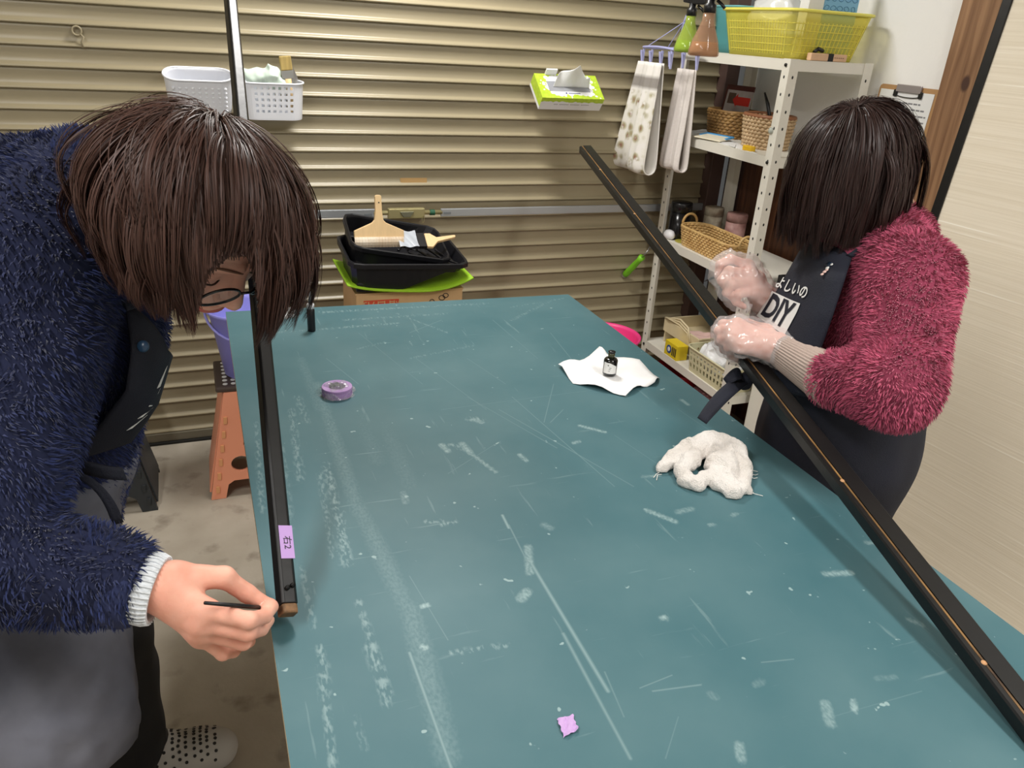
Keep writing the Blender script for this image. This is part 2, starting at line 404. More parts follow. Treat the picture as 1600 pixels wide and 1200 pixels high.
po = MB().box(XW - 0.03, XW, 1.728, 1.796, 0, 2.5).build('trim_2', pw, bevel=0.002); tag(po, 'knotty brown timber post on the white wall', kind='structure')
MB().box(XW - 0.034, XW, 1.60, 1.7265, 0, 2.5).build('plank', pw, po, bevel=0.002)

# --- ceiling lamps (above the frame)
for i, (x, y, z, sx, sy, w) in enumerate(LAMPS):
    e = empty('ceiling_lamp', (x, y, 2.55), ['white ceiling lamp nearest the roller shutter', 'white ceiling lamp over the right of the table', 'white ceiling lamp over the left floor'][i], 'lamp')
    MB().box(x - sx / 2 - 0.03, x + sx / 2 + 0.03, y - sy / 2 - 0.03, y + sy / 2 + 0.03, 2.45, 2.55).build('housing', mat('lamp_white', (235, 235, 232), 0.4), e, bevel=0.01)

# ================================================================== TABLE
def scratch_group():
    g = bpy.data.node_groups.new('scratch', 'ShaderNodeTree')
    for n, t in (('P', 'NodeSocketVector'), ('Acc', 'NodeSocketFloat'), ('A', 'NodeSocketVector'), ('BA', 'NodeSocketVector'), ('I', 'NodeSocketFloat'), ('R', 'NodeSocketFloat'), ('S', 'NodeSocketFloat')):
        g.interface.new_socket(n, in_out='INPUT', socket_type=t)
    g.interface.new_socket('P', in_out='OUTPUT', socket_type='NodeSocketVector'); g.interface.new_socket('Acc', in_out='OUTPUT', socket_type='NodeSocketFloat')
    N = g.nodes; L = g.links; i = N.new('NodeGroupInput'); o = N.new('NodeGroupOutput')
    def vm(op, a, b=None):
        n = N.new('ShaderNodeVectorMath'); n.operation = op; L.new(a, n.inputs[0])
        if b is not None: L.new(b, n.inputs[1])
        return n
    def mt(op, a, b, clamp=False):
        n = N.new('ShaderNodeMath'); n.operation = op; n.use_clamp = clamp; L.new(a, n.inputs[0])
        if isinstance(b, float): n.inputs[1].default_value = b
        else: L.new(b, n.inputs[1])
        return n.outputs[0]
    pa = vm('SUBTRACT', i.outputs['P'], i.outputs['A']); d1 = vm('DOT_PRODUCT', pa.outputs[0], i.outputs['BA'])
    t = mt('MULTIPLY', d1.outputs['Value'], i.outputs['I'], True)
    sc_ = N.new('ShaderNodeVectorMath'); sc_.operation = 'SCALE'; L.new(i.outputs['BA'], sc_.inputs[0]); L.new(t, sc_.inputs['Scale'])
    df = vm('SUBTRACT', pa.outputs[0], sc_.outputs[0]); ln = vm('LENGTH', df.outputs[0])
    q = mt('DIVIDE', ln.outputs['Value'], i.outputs['R'], True); sb_ = N.new('ShaderNodeMath'); sb_.operation = 'SUBTRACT'; sb_.inputs[0].default_value = 1; L.new(q, sb_.inputs[1])
    m = mt('MULTIPLY', sb_.outputs[0], i.outputs['S']); acc = mt('MAXIMUM', m, i.outputs['Acc']); L.new(acc, o.inputs['Acc'])
    eps = mt('MULTIPLY', m, 1e-9); cb = N.new('ShaderNodeCombineXYZ'); L.new(eps, cb.inputs[2]); po_ = vm('ADD', i.outputs['P'], cb.outputs[0]); L.new(po_.outputs[0], o.inputs['P'])
    return g
SOFT = [(495, 600, 560, 800, .022, .22), (560, 790, 640, 960, .024, .22), (640, 950, 700, 1180, .026, .25), (470, 560, 500, 640, .02, .15),
        (600, 660, 640, 760, .03, .10), (560, 640, 590, 720, .03, .10), (430, 640, 450, 900, .02, .10)]
CHALK = [(510, 725, 545, 880, .011, .75), (530, 800, 540, 880, .014, .6), (500, 740, 520, 870, .008, .5), (500, 1010, 520, 1200, .008, .7), (505, 1040, 508, 1090, .012, .6),
         (560, 940, 610, 1090, .008, .7), (575, 1010, 605, 1100, .01, .6), (555, 1120, 570, 1170, .006, .6), (455, 640, 470, 750, .012, .5), (440, 700, 455, 830, .01, .4),
         (470, 880, 490, 980, .008, .5), (465, 620, 480, 660, .014, .4), (735, 655, 750, 655, .016, .7), (705, 695, 735, 705, .010, .7), (665, 815, 690, 815, .008, .7),
         (705, 1020, 790, 1008, .007, .8), (690, 820, 712, 815, .006, .8), (540, 500, 700, 490, .012, .45), (430, 520, 620, 505, .011, .5), (640, 560, 740, 540, .009, .35), (800, 500, 860, 470, .012, .4),
         (620, 490, 700, 520, .006, .5), (560, 545, 600, 535, .008, .4), (400, 660, 410, 800, .008, .5), (500, 488, 760, 474, .012, .55), (800, 480, 880, 466, .010, .4)]
DABS = [(825, 855, 828, 895, .0085, .55), (823, 925, 815, 935, .011, .6), (905, 665, 945, 675, .006, .75), (690, 695, 700, 705, .008, .7), (722, 693, 735, 708, .009, .6), (735, 708, 775, 738, .005, .6),
        (896, 692, 905, 690, .006, .6), (812, 710, 822, 720, .006, .6), (1290, 897, 1330, 895, .008, .6), (1290, 1100, 1297, 1130, .010, .5), (1333, 1095, 1335, 1110, .006, .7), (1010, 797, 1055, 815, .007, .65),
        (1060, 800, 1080, 795, .009, .4), (1145, 805, 1150, 803, .007, .5), (1110, 820, 1115, 820, .007, .45), (1355, 848, 1380, 848, .007, .5), (1155, 1165, 1158, 1185, .008, .6), (1110, 1085, 1118, 1090, .009, .25),
        (1180, 1070, 1190, 1065, .007, .25), (1370, 1060, 1400, 1058, .006, .25), (975, 620, 980, 618, .006, .4), (1065, 625, 1075, 632, .007, .6), (740, 655, 752, 660, .010, .5), (1420, 968, 1440, 976, .006, .5),
        (1005, 745, 1030, 743, .006, .45), (630, 770, 634, 785, .008, .35), (850, 820, 860, 825, .008, .35), (660, 1010, 664, 1012, .006, .9), (1035, 965, 1040, 966, .006, .9), (660, 948, 668, 946, .006, .9), (1060, 758, 1075, 764, .006, .5)]
LINES = [(785, 805, 795, 825, .0032, .9), (795, 820, 830, 890, .0020, .45), (830, 880, 950, 1080, .0040, .75), (880, 990, 985, 1185, .0036, .6), (945, 1050, 975, 1120, .0020, .4),
         (640, 1020, 705, 1200, .0030, .75), (700, 740, 780, 690, .0014, .3), (780, 640, 990, 760, .0018, .4), (800, 620, 960, 760, .0016, .4), (730, 620, 870, 700, .0016, .35),
         (860, 660, 880, 640, .0018, .4), (865, 600, 850, 660, .0016, .4), (650, 560, 760, 640, .0014, .35), (560, 520, 660, 600, .0014, .3), (1020, 1080, 1095, 1070, .0022, .55),
         (1000, 1075, 1050, 1055, .0016, .5), (1190, 1035, 1240, 1030, .0018, .45), (1300, 1120, 1440, 1080, .0014, .3), (1040, 1185, 1060, 1120, .0016, .35), (770, 500, 840, 560, .0016, .35),
         (690, 640, 1000, 600, .0012, .35), (860, 520, 900, 570, .0016, .35), (700, 1000, 640, 900, .0014, .35), (640, 520, 690, 500, .0016, .45), (510, 560, 560, 600, .0014, .4), (730, 560, 790, 600, .0014, .35), (1060, 640, 1180, 720, .0014, .3), (960, 680, 1080, 760, .0014, .35)]
def table_mat():
    m = bpy.data.materials.new('scuffed_teal_board'); m.use_nodes = True; nt = m.node_tree; N = nt.nodes; L = nt.links; b = N['Principled BSDF']
    geo = N.new('ShaderNodeNewGeometry'); P = geo.outputs['Position']; g = scratch_group()
    def noise(scale, stretch=(1, 1, 1), detail=4, rot=0.0):
        mp = N.new('ShaderNodeMapping'); mp.inputs['Scale'].default_value = stretch; mp.inputs['Rotation'].default_value = (0, 0, rot); L.new(P, mp.inputs[0])
        n = N.new('ShaderNodeTexNoise'); n.inputs['Scale'].default_value = scale; n.inputs['Detail'].default_value = detail; L.new(mp.outputs[0], n.inputs['Vector']); return n.outputs[0]
    def rng(v, a, b_, lo=0.0, hi=1.0):
        n = N.new('ShaderNodeMapRange'); n.clamp = True; L.new(v, n.inputs[0]); n.inputs[1].default_value = a; n.inputs[2].default_value = b_; n.inputs[3].default_value = lo; n.inputs[4].default_value = hi; return n.outputs[0]
    def mth(op, a, b_):
        n = N.new('ShaderNodeMath'); n.operation = op
        for k, v in enumerate((a, b_)):
            if isinstance(v, (int, float)): n.inputs[k].default_value = v
            else: L.new(v, n.inputs[k])
        return n.outputs[0]
    at = N.new('ShaderNodeAttribute'); at.attribute_name = 'tint'; sp = N.new('ShaderNodeSeparateColor'); L.new(at.outputs['Color'], sp.inputs[0])
    brk = rng(noise(130, (1.5, 0.55, 1), 9), 0.44, 0.60, 0.0, 0.75); fine = rng(noise(260, (1.0, 0.6, 1), 3), 0.35, 0.65, 0.4, 1.0)
    tot = mth('MULTIPLY', sp.outputs['Red'], fine)
    tot = mth('MAXIMUM', tot, mth('MULTIPLY', sp.outputs['Green'], brk)); tot = mth('MAXIMUM', tot, mth('MULTIPLY', sp.outputs['Blue'], fine))
    for q in (rng(noise(55, (1, 1, 1), 2), 0.735, 0.76, 0, 0.7), rng(noise(16, (6, 0.5, 1), 5, 0.5), 0.66, 0.74, 0, 0.22), rng(noise(16, (0.5, 6, 1), 5, 0.35), 0.67, 0.75, 0, 0.22), rng(noise(5, (1, 1, 1), 4), 0.35, 0.7, 0, 0.10)):
        tot = mth('MAXIMUM', tot, q)
    pp = P
    for (x0, y0, x1, y1, r, s) in LINES:
        A = atz(x0, y0, TZ); BA = atz(x1, y1, TZ) - A; n = N.new('ShaderNodeGroup'); n.node_tree = g; L.new(pp, n.inputs['P']); L.new(tot, n.inputs['Acc'])
        n.inputs['A'].default_value = A; n.inputs['BA'].default_value = BA; n.inputs['I'].default_value = 1 / BA.length_squared; n.inputs['R'].default_value = r; n.inputs['S'].default_value = s * 0.65
        pp = n.outputs['P']; tot = n.outputs['Acc']
    mx = N.new('ShaderNodeMix'); mx.data_type = 'RGBA'; L.new(tot, mx.inputs['Factor'])
    mx.inputs['A'].default_value = lin((64, 103, 111)) + (1,); mx.inputs['B'].default_value = lin((160, 184, 184)) + (1,)
    L.new(mx.outputs['Result'], b.inputs['Base Color'])
    b.inputs['Roughness'].default_value = 0.5; b.inputs['Specular IOR Level'].default_value = 0.35
    return m
def scuff_attr(V):
    out = np.zeros((len(V), 4)); out[:, 3] = 1; p = V[:, :2]
    for ch, lst in enumerate((SOFT, CHALK, DABS)):
        for (x0, y0, x1, y1, r, s) in lst:
            a = np.array(atz(x0, y0, TZ))[:2]; d = np.array(atz(x1, y1, TZ))[:2] - a; t = np.clip((p - a) @ d / (d @ d), 0, 1)
            q = np.clip(1 - np.linalg.norm(p - a - t[:, None] * d, axis=1) / r, 0, 1); q = q * q * (3 - 2 * q)
            if ch == 2: q = np.clip(q * 1.8, 0, 1)
            out[:, ch] = np.maximum(out[:, ch], q * s)
    return out
corners = [(0.0265, 0.08), (0.944, 0.08), (0.944, 1.898), (0.0290, 1.932)]
tb = empty('work_table', (0.485, 1.0, 0), 'large work table with a scuffed teal board top', 'table')
nx_, ny_ = 230, 460
uu, vv = np.meshgrid(np.linspace(0, 1, nx_ + 1), np.linspace(0, 1, ny_ + 1), indexing='xy'); cc = np.array(corners)
XY = ((1 - uu) * (1 - vv))[..., None] * cc[0] + (uu * (1 - vv))[..., None] * cc[1] + (uu * vv)[..., None] * cc[2] + ((1 - uu) * vv)[..., None] * cc[3]
VT = np.concatenate([XY.reshape(-1, 2), np.full(((nx_ + 1) * (ny_ + 1), 1), TZ)], 1)
ii = (np.arange(ny_)[:, None] * (nx_ + 1) + np.arange(nx_)[None]).ravel(); FT = np.stack([ii, ii + 1, ii + nx_ + 2, ii + nx_ + 1], 1)
tso = np_mesh('table_surface', VT, FT, table_mat(), tb, smooth=False); set_vcol(tso.data, scuff_attr(VT))
ply = mat('plywood_edge', (196, 178, 146), 0.6, rgb2=(168, 148, 116), vscale=60, vstretch=(1, 1, 8))
MB().prism(corners, TZ - 0.021, TZ - 0.0003).build('board_core', ply, tb)
legm = mat('table_leg_steel', (60, 62, 66), 0.45, metal=0.5)
for lx in (0.12, 0.86):
    for ly in (0.2, 1.78): MB().box(lx - 0.02, lx + 0.02, ly - 0.02, ly + 0.02, 0, TZ - 0.0212).build('leg', legm, tb, bevel=0.003)
    MB().box(lx - 0.012, lx + 0.012, 0.22, 1.76, 0.68, 0.72).build('side_rail', legm, tb)
for ly in (0.2, 1.78): MB().box(0.14, 0.84, ly - 0.012, ly + 0.012, 0.68, 0.72).build('cross_rail', legm, tb)

# ================================================================== BLACK LACQUERED RAILS
lacq = mat('black_lacquer', (16, 15, 15), 0.42, spec=0.45, coat=0.0, bump=0.18, bscale=28, bstretch=(1, 1, 1))
rawwood = mat('raw_wood', (186, 140, 98), 0.6, var=0.2, vscale=40)
# the rail held by the woman in navy: one end on the table, the other raised
ra = Vector((0.0490, 0.772, TZ + 0.0175)); rb = Vector((0.0945, 1.82, 1.470)); ax = (rb - ra).normalized()
e1 = empty('lacquered_rail', ra, 'black lacquered rail slanting up from the left table edge with lilac label', 'rail')
rx = Vector((math.cos(-0.42), 0, math.sin(-0.42))); rx = (rx - ax * rx.dot(ax)).normalized(); rup = rx.cross(ax)
RM = basis(ra, rx, ax)                      # x across, y along, z up off the top face
Ln = (rb - ra).length; wv, hv = 0.0215, 0.020
pr = [(-wv / 2, -hv / 2), (wv / 2, -hv / 2), (wv / 2, hv / 2 - 0.004), (wv / 2 - 0.004, hv / 2), (-wv / 2 + 0.003, hv / 2), (-wv / 2, hv / 2 - 0.003)]
def sect(poly, y0, y1, Mx):
    return MB().prism(poly, 0, y1 - y0, Mx @ Matrix.Translation((0, y0, 0)) @ Matrix(((1, 0, 0, 0), (0, 0, 1, 0), (0, 1, 0, 0), (0, 0, 0, 1))))
sect(pr, 0.012, Ln, RM).build('rail_body', lacq, e1, bevel=0.0012)
sect([(p[0] * 0.96, p[1] * 0.96) for p in pr], 0.0, 0.012, RM).build('bare_wood_end', mat('end_grain', (150, 112, 76), 0.7, rgb2=(30, 22, 18), vscale=70), e1, bevel=0.002)
for k, (u, w_) in enumerate(((-0.003, 0.0), (0.004, 0.003))):
    MB().lathe([(0, 0.0052), (0.003, 0.0048), (0.0032, 0.0)], 10, M=RM @ Matrix.Translation((u, 0.03 + w_, hv / 2 - 0.001))).build('screw_head', mat('dark_screw', (24, 24, 24), 0.3, metal=0.6), e1, smooth=True)
lil = mat('lilac_tape', (186, 150, 208), 0.6)
lb = MB().box(-wv / 2 + 0.004, wv / 2 + 0.0002, 0.068, 0.112, hv / 2 + 0.0002, hv / 2 + 0.0006).build('tape_label', lil, e1, M=RM)
tmm = text_mesh('右2', 0.012, RM @ Matrix.Translation((0.0025, 0.089, hv / 2 + 0.0008)) @ Matrix.Rotation(-PI / 2, 4, 'Z'), 0.0001)
relink(link('handwriting', tmm, mat('marker_ink', (30, 26, 34), 0.6), e1), lb)
bpy.data.objects['handwriting'].matrix_parent_inverse = Matrix.Identity(4)
# the long rail across the right side, near end on the table
sa = Vector((0.795, 0.335, TZ + 0.0125)); sb = Vector((1.140, 2.27, 1.115)); ax2 = (sb - sa).normalized()
e2 = empty('lacquered_rail', sa, 'long black lacquered rail with a grooved edge held over the right table edge', 'rail')
sx_ = Vector((math.cos(0.10), 0, math.sin(0.10))); sx_ = (sx_ - ax2 * sx_.dot(ax2)).normalized(); SM = basis(sa, sx_, ax2); L2 = (sb - sa).length
w2, h2 = 0.038, 0.021; g = 0.0045
p2 = [(-w2 / 2, -h2 / 2), (w2 / 2, -h2 / 2), (w2 / 2, h2 / 2 - .002), (w2 / 2 - .002, h2 / 2), (-w2 / 2 + g + .007, h2 / 2), (-w2 / 2 + g + .007, h2 / 2 - .004), (-w2 / 2 + g + 0.003, h2 / 2 - .004), (-w2 / 2 + g + 0.003, h2 / 2 - .0015), (-w2 / 2 + 0.002, h2 / 2 - 0.0015), (-w2 / 2, h2 / 2 - .004)]
sect(p2, 0, L2, SM).build('rail_body', lacq, e2)
gl = mat('groove_wood', (146, 110, 66), 0.45, rgb2=(58, 40, 26), vscale=14, vstretch=(1, 1, 1), detail=6)
MB().box(-w2 / 2 + g + .0035, -w2 / 2 + g + .0062, 0.0, L2, h2 / 2 - .0039, h2 / 2 - .0012).build('groove_strip', gl, e2, M=SM)
for yy in (0.10, 0.42, 0.86, 1.45, 1.78):
    MB().lathe([(0, 0.0035), (0.0035, 0.003), (0.0042, 0.0)], 10, M=SM @ Matrix.Translation((-w2 / 2 + g + .004, yy, h2 / 2 - .004))).build('peg_stub', rawwood, e2, smooth=True)
# ================================================================== THINGS ON THE TABLE
black_pl = mat('black_plastic', (22, 22, 24), 0.35); white_pl = mat('white_plastic', (238, 238, 240), 0.4)
label_w = mat('label_white', (228, 228, 226), 0.6); ink_black = mat('ink_print', (24, 24, 26), 0.6)
d0 = atz(487, 517, TZ); e = empty('dropper_bottle', d0, 'slim black dropper bottle standing at the far left of the table', 'bottle')
def at(o, dx=0, dy=0, dz=0): return (o[0] + dx, o[1] + dy, o[2] + dz)
MB().lathe([(0.0085, 0), (0.0092, 0.002), (0.0092, 0.052), (0.0078, 0.056)], 20, d0).build('bottle_body', black_pl, e, smooth=True)
MB().lathe([(0.0088, 0.0565), (0.0088, 0.066), (0.0058, 0.069)], 20, d0).build('collar', white_pl, e, smooth=True)
MB().lathe([(0.0045, 0.0692), (0.0042, 0.083), (0.0034, 0.0845), (0.0024, 0.097), (0.0008, 0.0985)], 16, d0).build('nozzle', mat('grey_nozzle', (96, 98, 100), 0.35), e, smooth=True)
# masking tape roll in crinkled film
t0 = atz(527, 616, TZ); e = empty('tape_roll', t0, 'roll of lilac masking tape in crumpled clear wrap', 'tape roll')
MB().lathe([(0.0165, 0.0), (0.029, 0.0), (0.0295, 0.0008), (0.0295, 0.0172), (0.029, 0.018), (0.0165, 0.018), (0.016, 0.017), (0.016, 0.001), (0.0165, 0.0)], 40, t0).build('tape_body', mat('lilac_paper', (150, 116, 170), 0.6, rgb2=(184, 152, 200), vscale=30, vstretch=(1, 1, 6)), e)
def crump(c, r, hgt, seed, n=26, amp=0.35, zmin=0.0006):
    mb = MB()
    def f(u, v):
        a = u * 2 * PI; ph = v * PI / 2; q = Vector((math.cos(a) * math.cos(ph), math.sin(a) * math.cos(ph), math.sin(ph)))
        k = 1 + amp * nz3(q * 2.6 + Vector((seed, 0, 0))) + amp * 0.6 * abs(nz3(q * 6 + Vector((0, seed, 0)))) 
        return (c[0] + q.x * r * k, c[1] + q.y * r * k, c[2] + zmin + max(0, q.z * hgt * k))
    return mb.grid(f, n * 2, n // 2)
crump(t0, 0.031, 0.022, 3.3, 22, 0.30).build('clear_wrap', film('clear_film', (235, 235, 238), 0.22, 0.08, 0.8), e)
MB().tube([Vector(at(t0, -0.004 + 0.009 * math.cos(i * 1.1), 0.002 + 0.007 * math.sin(i * 1.7), 0.0195 + 0.001 * (i % 3))) for i in range(14)], 0.0016, 5).build('ink_smear', ink_black, e)
# white tissue sheet under the ink bottle
qp = [(872, 573), (905, 566), (936, 548), (952, 556), (998, 570), (1030, 592), (1022, 603), (1000, 607), (977, 621), (940, 612), (895, 600)]
ctr = Vector((0, 0, 0)); qv = [atz(x, y, TZ) for x, y in qp]
for v in qv: ctr += v / len(qv)
mb = MB(); RN = 8; n = len(qv); per = []
for i in range(n):
    for k in range(4): per.append(qv[i].lerp(qv[(i + 1) % n], k / 4))
mb.v.append(tuple(ctr + Vector((0, 0, 0.002))))
for r in range(1, RN + 1):
    for i, p in enumerate(per):
        q = ctr.lerp(p, r / RN); z = 0.0012 + 0.005 * (r / RN) ** 3 * (1 + 1.2 * math.sin(i * 0.9)) + 0.0025 * max(0, nz3(q * 40)) * (r / RN)
        mb.v.append((q.x, q.y, TZ + max(0.0008, z)))
m_ = len(per)
for i in range(m_): mb.f.append((0, 1 + i, 1 + (i + 1) % m_))
for r in range(RN - 1):
    for i in range(m_): a = 1 + r * m_ + i; b_ = 1 + r * m_ + (i + 1) % m_; mb.f.append((a, a + m_, b_ + m_, b_))
tissue_w = mat('tissue_white', (240, 240, 240), 0.85, bump=0.25, bscale=120)
tag(mb.build('tissue_sheet', tissue_w, smooth=True, solid=0.0008), 'white tissue sheet lying under the small ink bottle', 'tissue')
i0 = atz(952, 584, TZ + 0.0045); e = empty('ink_bottle', i0, 'small black ink bottle with white label on the tissue sheet', 'bottle')
MB().lathe([(0.014, 0), (0.0153, 0.0015), (0.0153, 0.033), (0.013, 0.0365), (0.0075, 0.0385)], 28, i0).build('bottle_body', mat('ink_glass', (14, 14, 15), 0.12, coat=0.5), e, smooth=True)
MB().lathe([(0.0074, 0.0386), (0.0074, 0.050)], 18, i0).build('neck', mat('olive_glass', (66, 66, 44), 0.2), e, smooth=True)
MB().lathe([(0.008, 0.0502), (0.008, 0.053), (0.0035, 0.0545)], 14, i0).build('stopper', black_pl, e, smooth=True)
lab = MB().grid(lambda u, v: (i0.x + 0.0156 * math.cos(PI * (1.02 + 0.62 * u)), i0.y + 0.0156 * math.sin(PI * (1.02 + 0.62 * u)), i0.z + 0.006 + 0.025 * v * (1 - 0.75 * max(0, u - 0.45) ** 1.3)), 14, 4).build('paper_label', label_w, e, smooth=True)
for (a, z, w_) in ((1.22, 0.024, 0.05), (1.30, 0.0195, 0.10), (1.28, 0.016, 0.09), (1.27, 0.012, 0.07)):
    relink(MB().grid(lambda u, v: (i0.x + 0.0158 * math.cos(PI * (a + w_ * u)), i0.y + 0.0158 * math.sin(PI * (a + w_ * u)), i0.z + z + (0.0022 if z > 0.02 else 0.0009) * v), 4, 1).build('print_line', ink_black, e), lab).matrix_parent_inverse = Matrix.Identity(4)
# --- rag: folded terry cloth
A3_ = lambda q: np.array(q, np.float32)
def rag_f(P):
    c = lambda x, y, z: np.array(atz(x, y, TZ)) + [0, 0, z]
    def chain(d, k, *q):
        for i in range(len(q) - 1):
            g_ = s_cap(P, c(*q[i][:3]), c(*q[i + 1][:3]), q[i][3], q[i + 1][3]); d = g_ if d is None else smin(d, g_, k)
        return d
    d = chain(None, .006, (1031, 738, .004, .007), (1050, 722, .012, .010), (1075, 712, .022, .012), (1105, 707, .028, .013), (1135, 708, .022, .013))      # long strip at the back
    d = chain(d, .010, (1036, 735, .004, .006), (1060, 726, .008, .010), (1090, 716, .018, .013))
    fl = chain(None, .014, (1112, 712, .022, .015), (1116, 738, .016, .015), (1121, 764, .008, .010)); fl = chain(fl, .014, (1130, 710, .020, .016), (1137, 740, .016, .016), (1140, 772, .006, .011))
    fl = chain(fl, .014, (1150, 712, .014, .014), (1158, 740, .011, .013), (1164, 768, .004, .007)); fl = chain(fl, .014, (1121, 764, .006, .010), (1142, 774, .005, .010), (1165, 768, .004, .007))
    d = smin(d, fl, .008)
    d = smin(d, chain(None, .008, (1100, 715, .022, .014), (1078, 730, .016, .014), (1063, 744, .010, .012), (1072, 758, .007, .011), (1090, 764, .006, .011), (1100, 752, .008, .011)), .004)   # curled lobe
    fold = np.abs(vnoise(P * A3_([1, 1, 0.6]), 48)); d = d + 0.012 * fold - 0.003 + 0.0035 * vnoise(P, 150)
    return smax(d, -(P[..., 2] - (TZ + 0.001)), 0.003)
V, F = nets(rag_f, (0.66, 0.83, TZ - 0.005), (0.93, 1.07, TZ + 0.06), 0.0024); V = laplace(V, F, 1, 0.3)
rag = np_mesh('cleaning_rag', V, F, mat('terry_cloth', (216, 208, 200), 0.95, rgb2=(236, 231, 226), vscale=22, bump=0.8, bscale=420, sheen=0.3)); tag(rag, 'crumpled off white terry rag lying on the table', 'rag')
fr = MB()
for (x, y) in ((1030, 738), (1034, 741), (1170, 735), (1172, 740), (1170, 745), (1174, 770), (1168, 772)):
    p = atz(x, y, TZ + 0.004); s_ = 1 if x > 1100 else -1
    fr = MB(); fr.tube([p, p + Vector((0.007 * s_, random.uniform(-.006, .006), -0.001)), p + Vector((0.016 * s_, random.uniform(-.012, .008), -0.0025))], 0.0006, 4); fr.build('loose_thread', mat('thread_white', (230, 226, 220), 0.9), rag)
# --- scrap of lilac tape, crumpled tissue
sp_ = [atz(*q, TZ) for q in ((870, 1125), (895, 1119), (904, 1143), (881, 1154))]
def scf(u, v):
    p = sp_[0].lerp(sp_[1], u).lerp(sp_[3].lerp(sp_[2], u), v); return (p.x + 0.0008 * math.sin(v * 17), p.y + 0.0006 * math.sin(u * 14), TZ + 0.0008 + 0.0022 * abs(math.sin(u * 5 + v * 3)) + 0.0015 * (v > 0.8) * u)
tag(MB().grid(scf, 10, 10).build('tape_scrap', mat('lilac_scrap', (196, 160, 212), 0.6), solid=0.0004), 'small square scrap of lilac tape alone on the table', 'tape')
ct = atz(440, 492, TZ)
tag(crump(ct, 0.026, 0.022, 9.1, 22, 0.6).build('crumpled_tissue', tissue_w), 'crumpled white tissue at the far left table corner', 'tissue')

# ================================================================== STOOLS AND BUCKET
def panel_poly(w_top, w_bot, h): # outline of a leg panel with an arch between its feet, x centred
    fw = 0.045; ah = 0.06
    return [(-w_bot / 2, 0), (-w_bot / 2 + fw, 0), (-w_bot / 2 + fw + 0.012, ah - 0.012), (-w_bot / 2 + fw + 0.03, ah), (w_bot / 2 - fw - 0.03, ah), (w_bot / 2 - fw - 0.012, ah - 0.012), (w_bot / 2 - fw, 0), (w_bot / 2, 0), (w_top / 2, h), (-w_top / 2, h)]
def holed_panel(poly, holes, M, t):
    """flat panel with round or slotted openings, triangulated by bmesh"""
    bm = bmesh.new(); edges = []
    for loop in [poly] + holes:
        vs = [bm.verts.new((p[0], p[1], 0)) for p in loop]
        for i in range(len(vs)): edges.append(bm.edges.new((vs[i], vs[(i + 1) % len(vs)])))
    bmesh.ops.triangle_fill(bm, use_beauty=True, edges=edges)
    r = bmesh.ops.extrude_face_region(bm, geom=bm.faces[:]); bmesh.ops.translate(bm, vec=(0, 0, t), verts=[v for v in r['geom'] if isinstance(v, bmesh.types.BMVert)])
    bmesh.ops.recalc_face_normals(bm, faces=bm.faces); me = bpy.data.meshes.new('leg_panel'); bm.to_mesh(me); bm.free(); me.transform(M); return me
def circ(cx, cy, rx, ry, n=18): return [(cx + rx * math.cos(2 * PI * i / n), cy + ry * math.sin(2 * PI * i / n)) for i in range(n)]
def stool(cx, y0, label, m, top_m, tab_m, h=0.385):
    e = empty('folding_stool', (cx, y0 + 0.12, 0), label, 'stool')
    wt, wb = 0.185, 0.325
    for k, (yy, lean) in enumerate(((y0, 1), (y0 + 0.235, -1))):
        ym = yy + lean * 0.022
        Mx = basis((cx, yy, 0), (1, 0, 0), (0, lean * 0.022, h)); hh = math.hypot(0.022, h)
        holes = [circ(-0.0, 0.125, 0.075, 0.024, 18), circ(0, 0.255, 0.035, 0.07, 18)] if k == 0 else [circ(0, 0.2, 0.05, 0.05)]
        holes = [circ(-0.062, 0.118, 0.03, 0.027), circ(0.062, 0.118, 0.03, 0.027), [(-0.05, 0.18), (-0.028, 0.165), (0.028, 0.165), (0.05, 0.18), (0.034, 0.285), (-0.034, 0.285)]]
        pn = link('leg_panel', holed_panel(panel_poly(wt, wb, hh - 0.018), holes, Mx, 0.012), m, e)
        for sd in (-1, 1):
            for j in range(6):
                z = 0.035 + j * 0.048; xe = sd * ((wb / 2) + (wt - wb) / 2 * z / hh - 0.016)
                for zz in (0.0135, ):
                    relink(MB().prism([(xe - 0.006, z - 0.012), (xe + 0.006, z - 0.012), (xe + 0.007, z + 0.012), (xe - 0.004, z + 0.012)], zz - 0.002, zz + 0.003, Mx).build('hinge_tab', tab_m, e, bevel=0.001), pn).matrix_parent_inverse = Matrix.Identity(4)
    for sd in (-1, 1):   # folding side webs
        MB().add([(cx + sd * wb / 2, y0 + 0.006, 0.02), (cx + sd * wb / 2 * 0.97, y0 + 0.235, 0.02), (cx + sd * wt / 2, y0 + 0.20, h - 0.03), (cx + sd * wt / 2, y0 + 0.03, h - 0.03)], [(0, 1, 2, 3)]).build('side_web', m, e, solid=0.006)
    tp = MB().box(cx - 0.115, cx + 0.115, y0 + 0.008, y0 + 0.232, h - 0.017, h).build('stool_top', top_m, e, bevel=0.006)
    dm = mat('stool_dots', (214, 214, 210), 0.5)
    for i in range(8):
        for j in range(7):
            relink(MB().lathe([(0, 0.0012), (0.0075, 0.0011), (0.0078, 0)], 10, (cx - 0.085 + i * 0.0243, y0 + 0.035 + j * 0.0283, h)).build('grip_dot', dm, e), tp).matrix_parent_inverse = Matrix.Identity(4)
    return e
stool(0.098, 2.318, 'orange folding step stool with a dark dotted top beneath the lilac bucket', mat('orange_plastic', (240, 160, 128), 0.45), mat('brown_stool_top', (70, 58, 52), 0.5), mat('orange_tab', (224, 160, 112), 0.5))
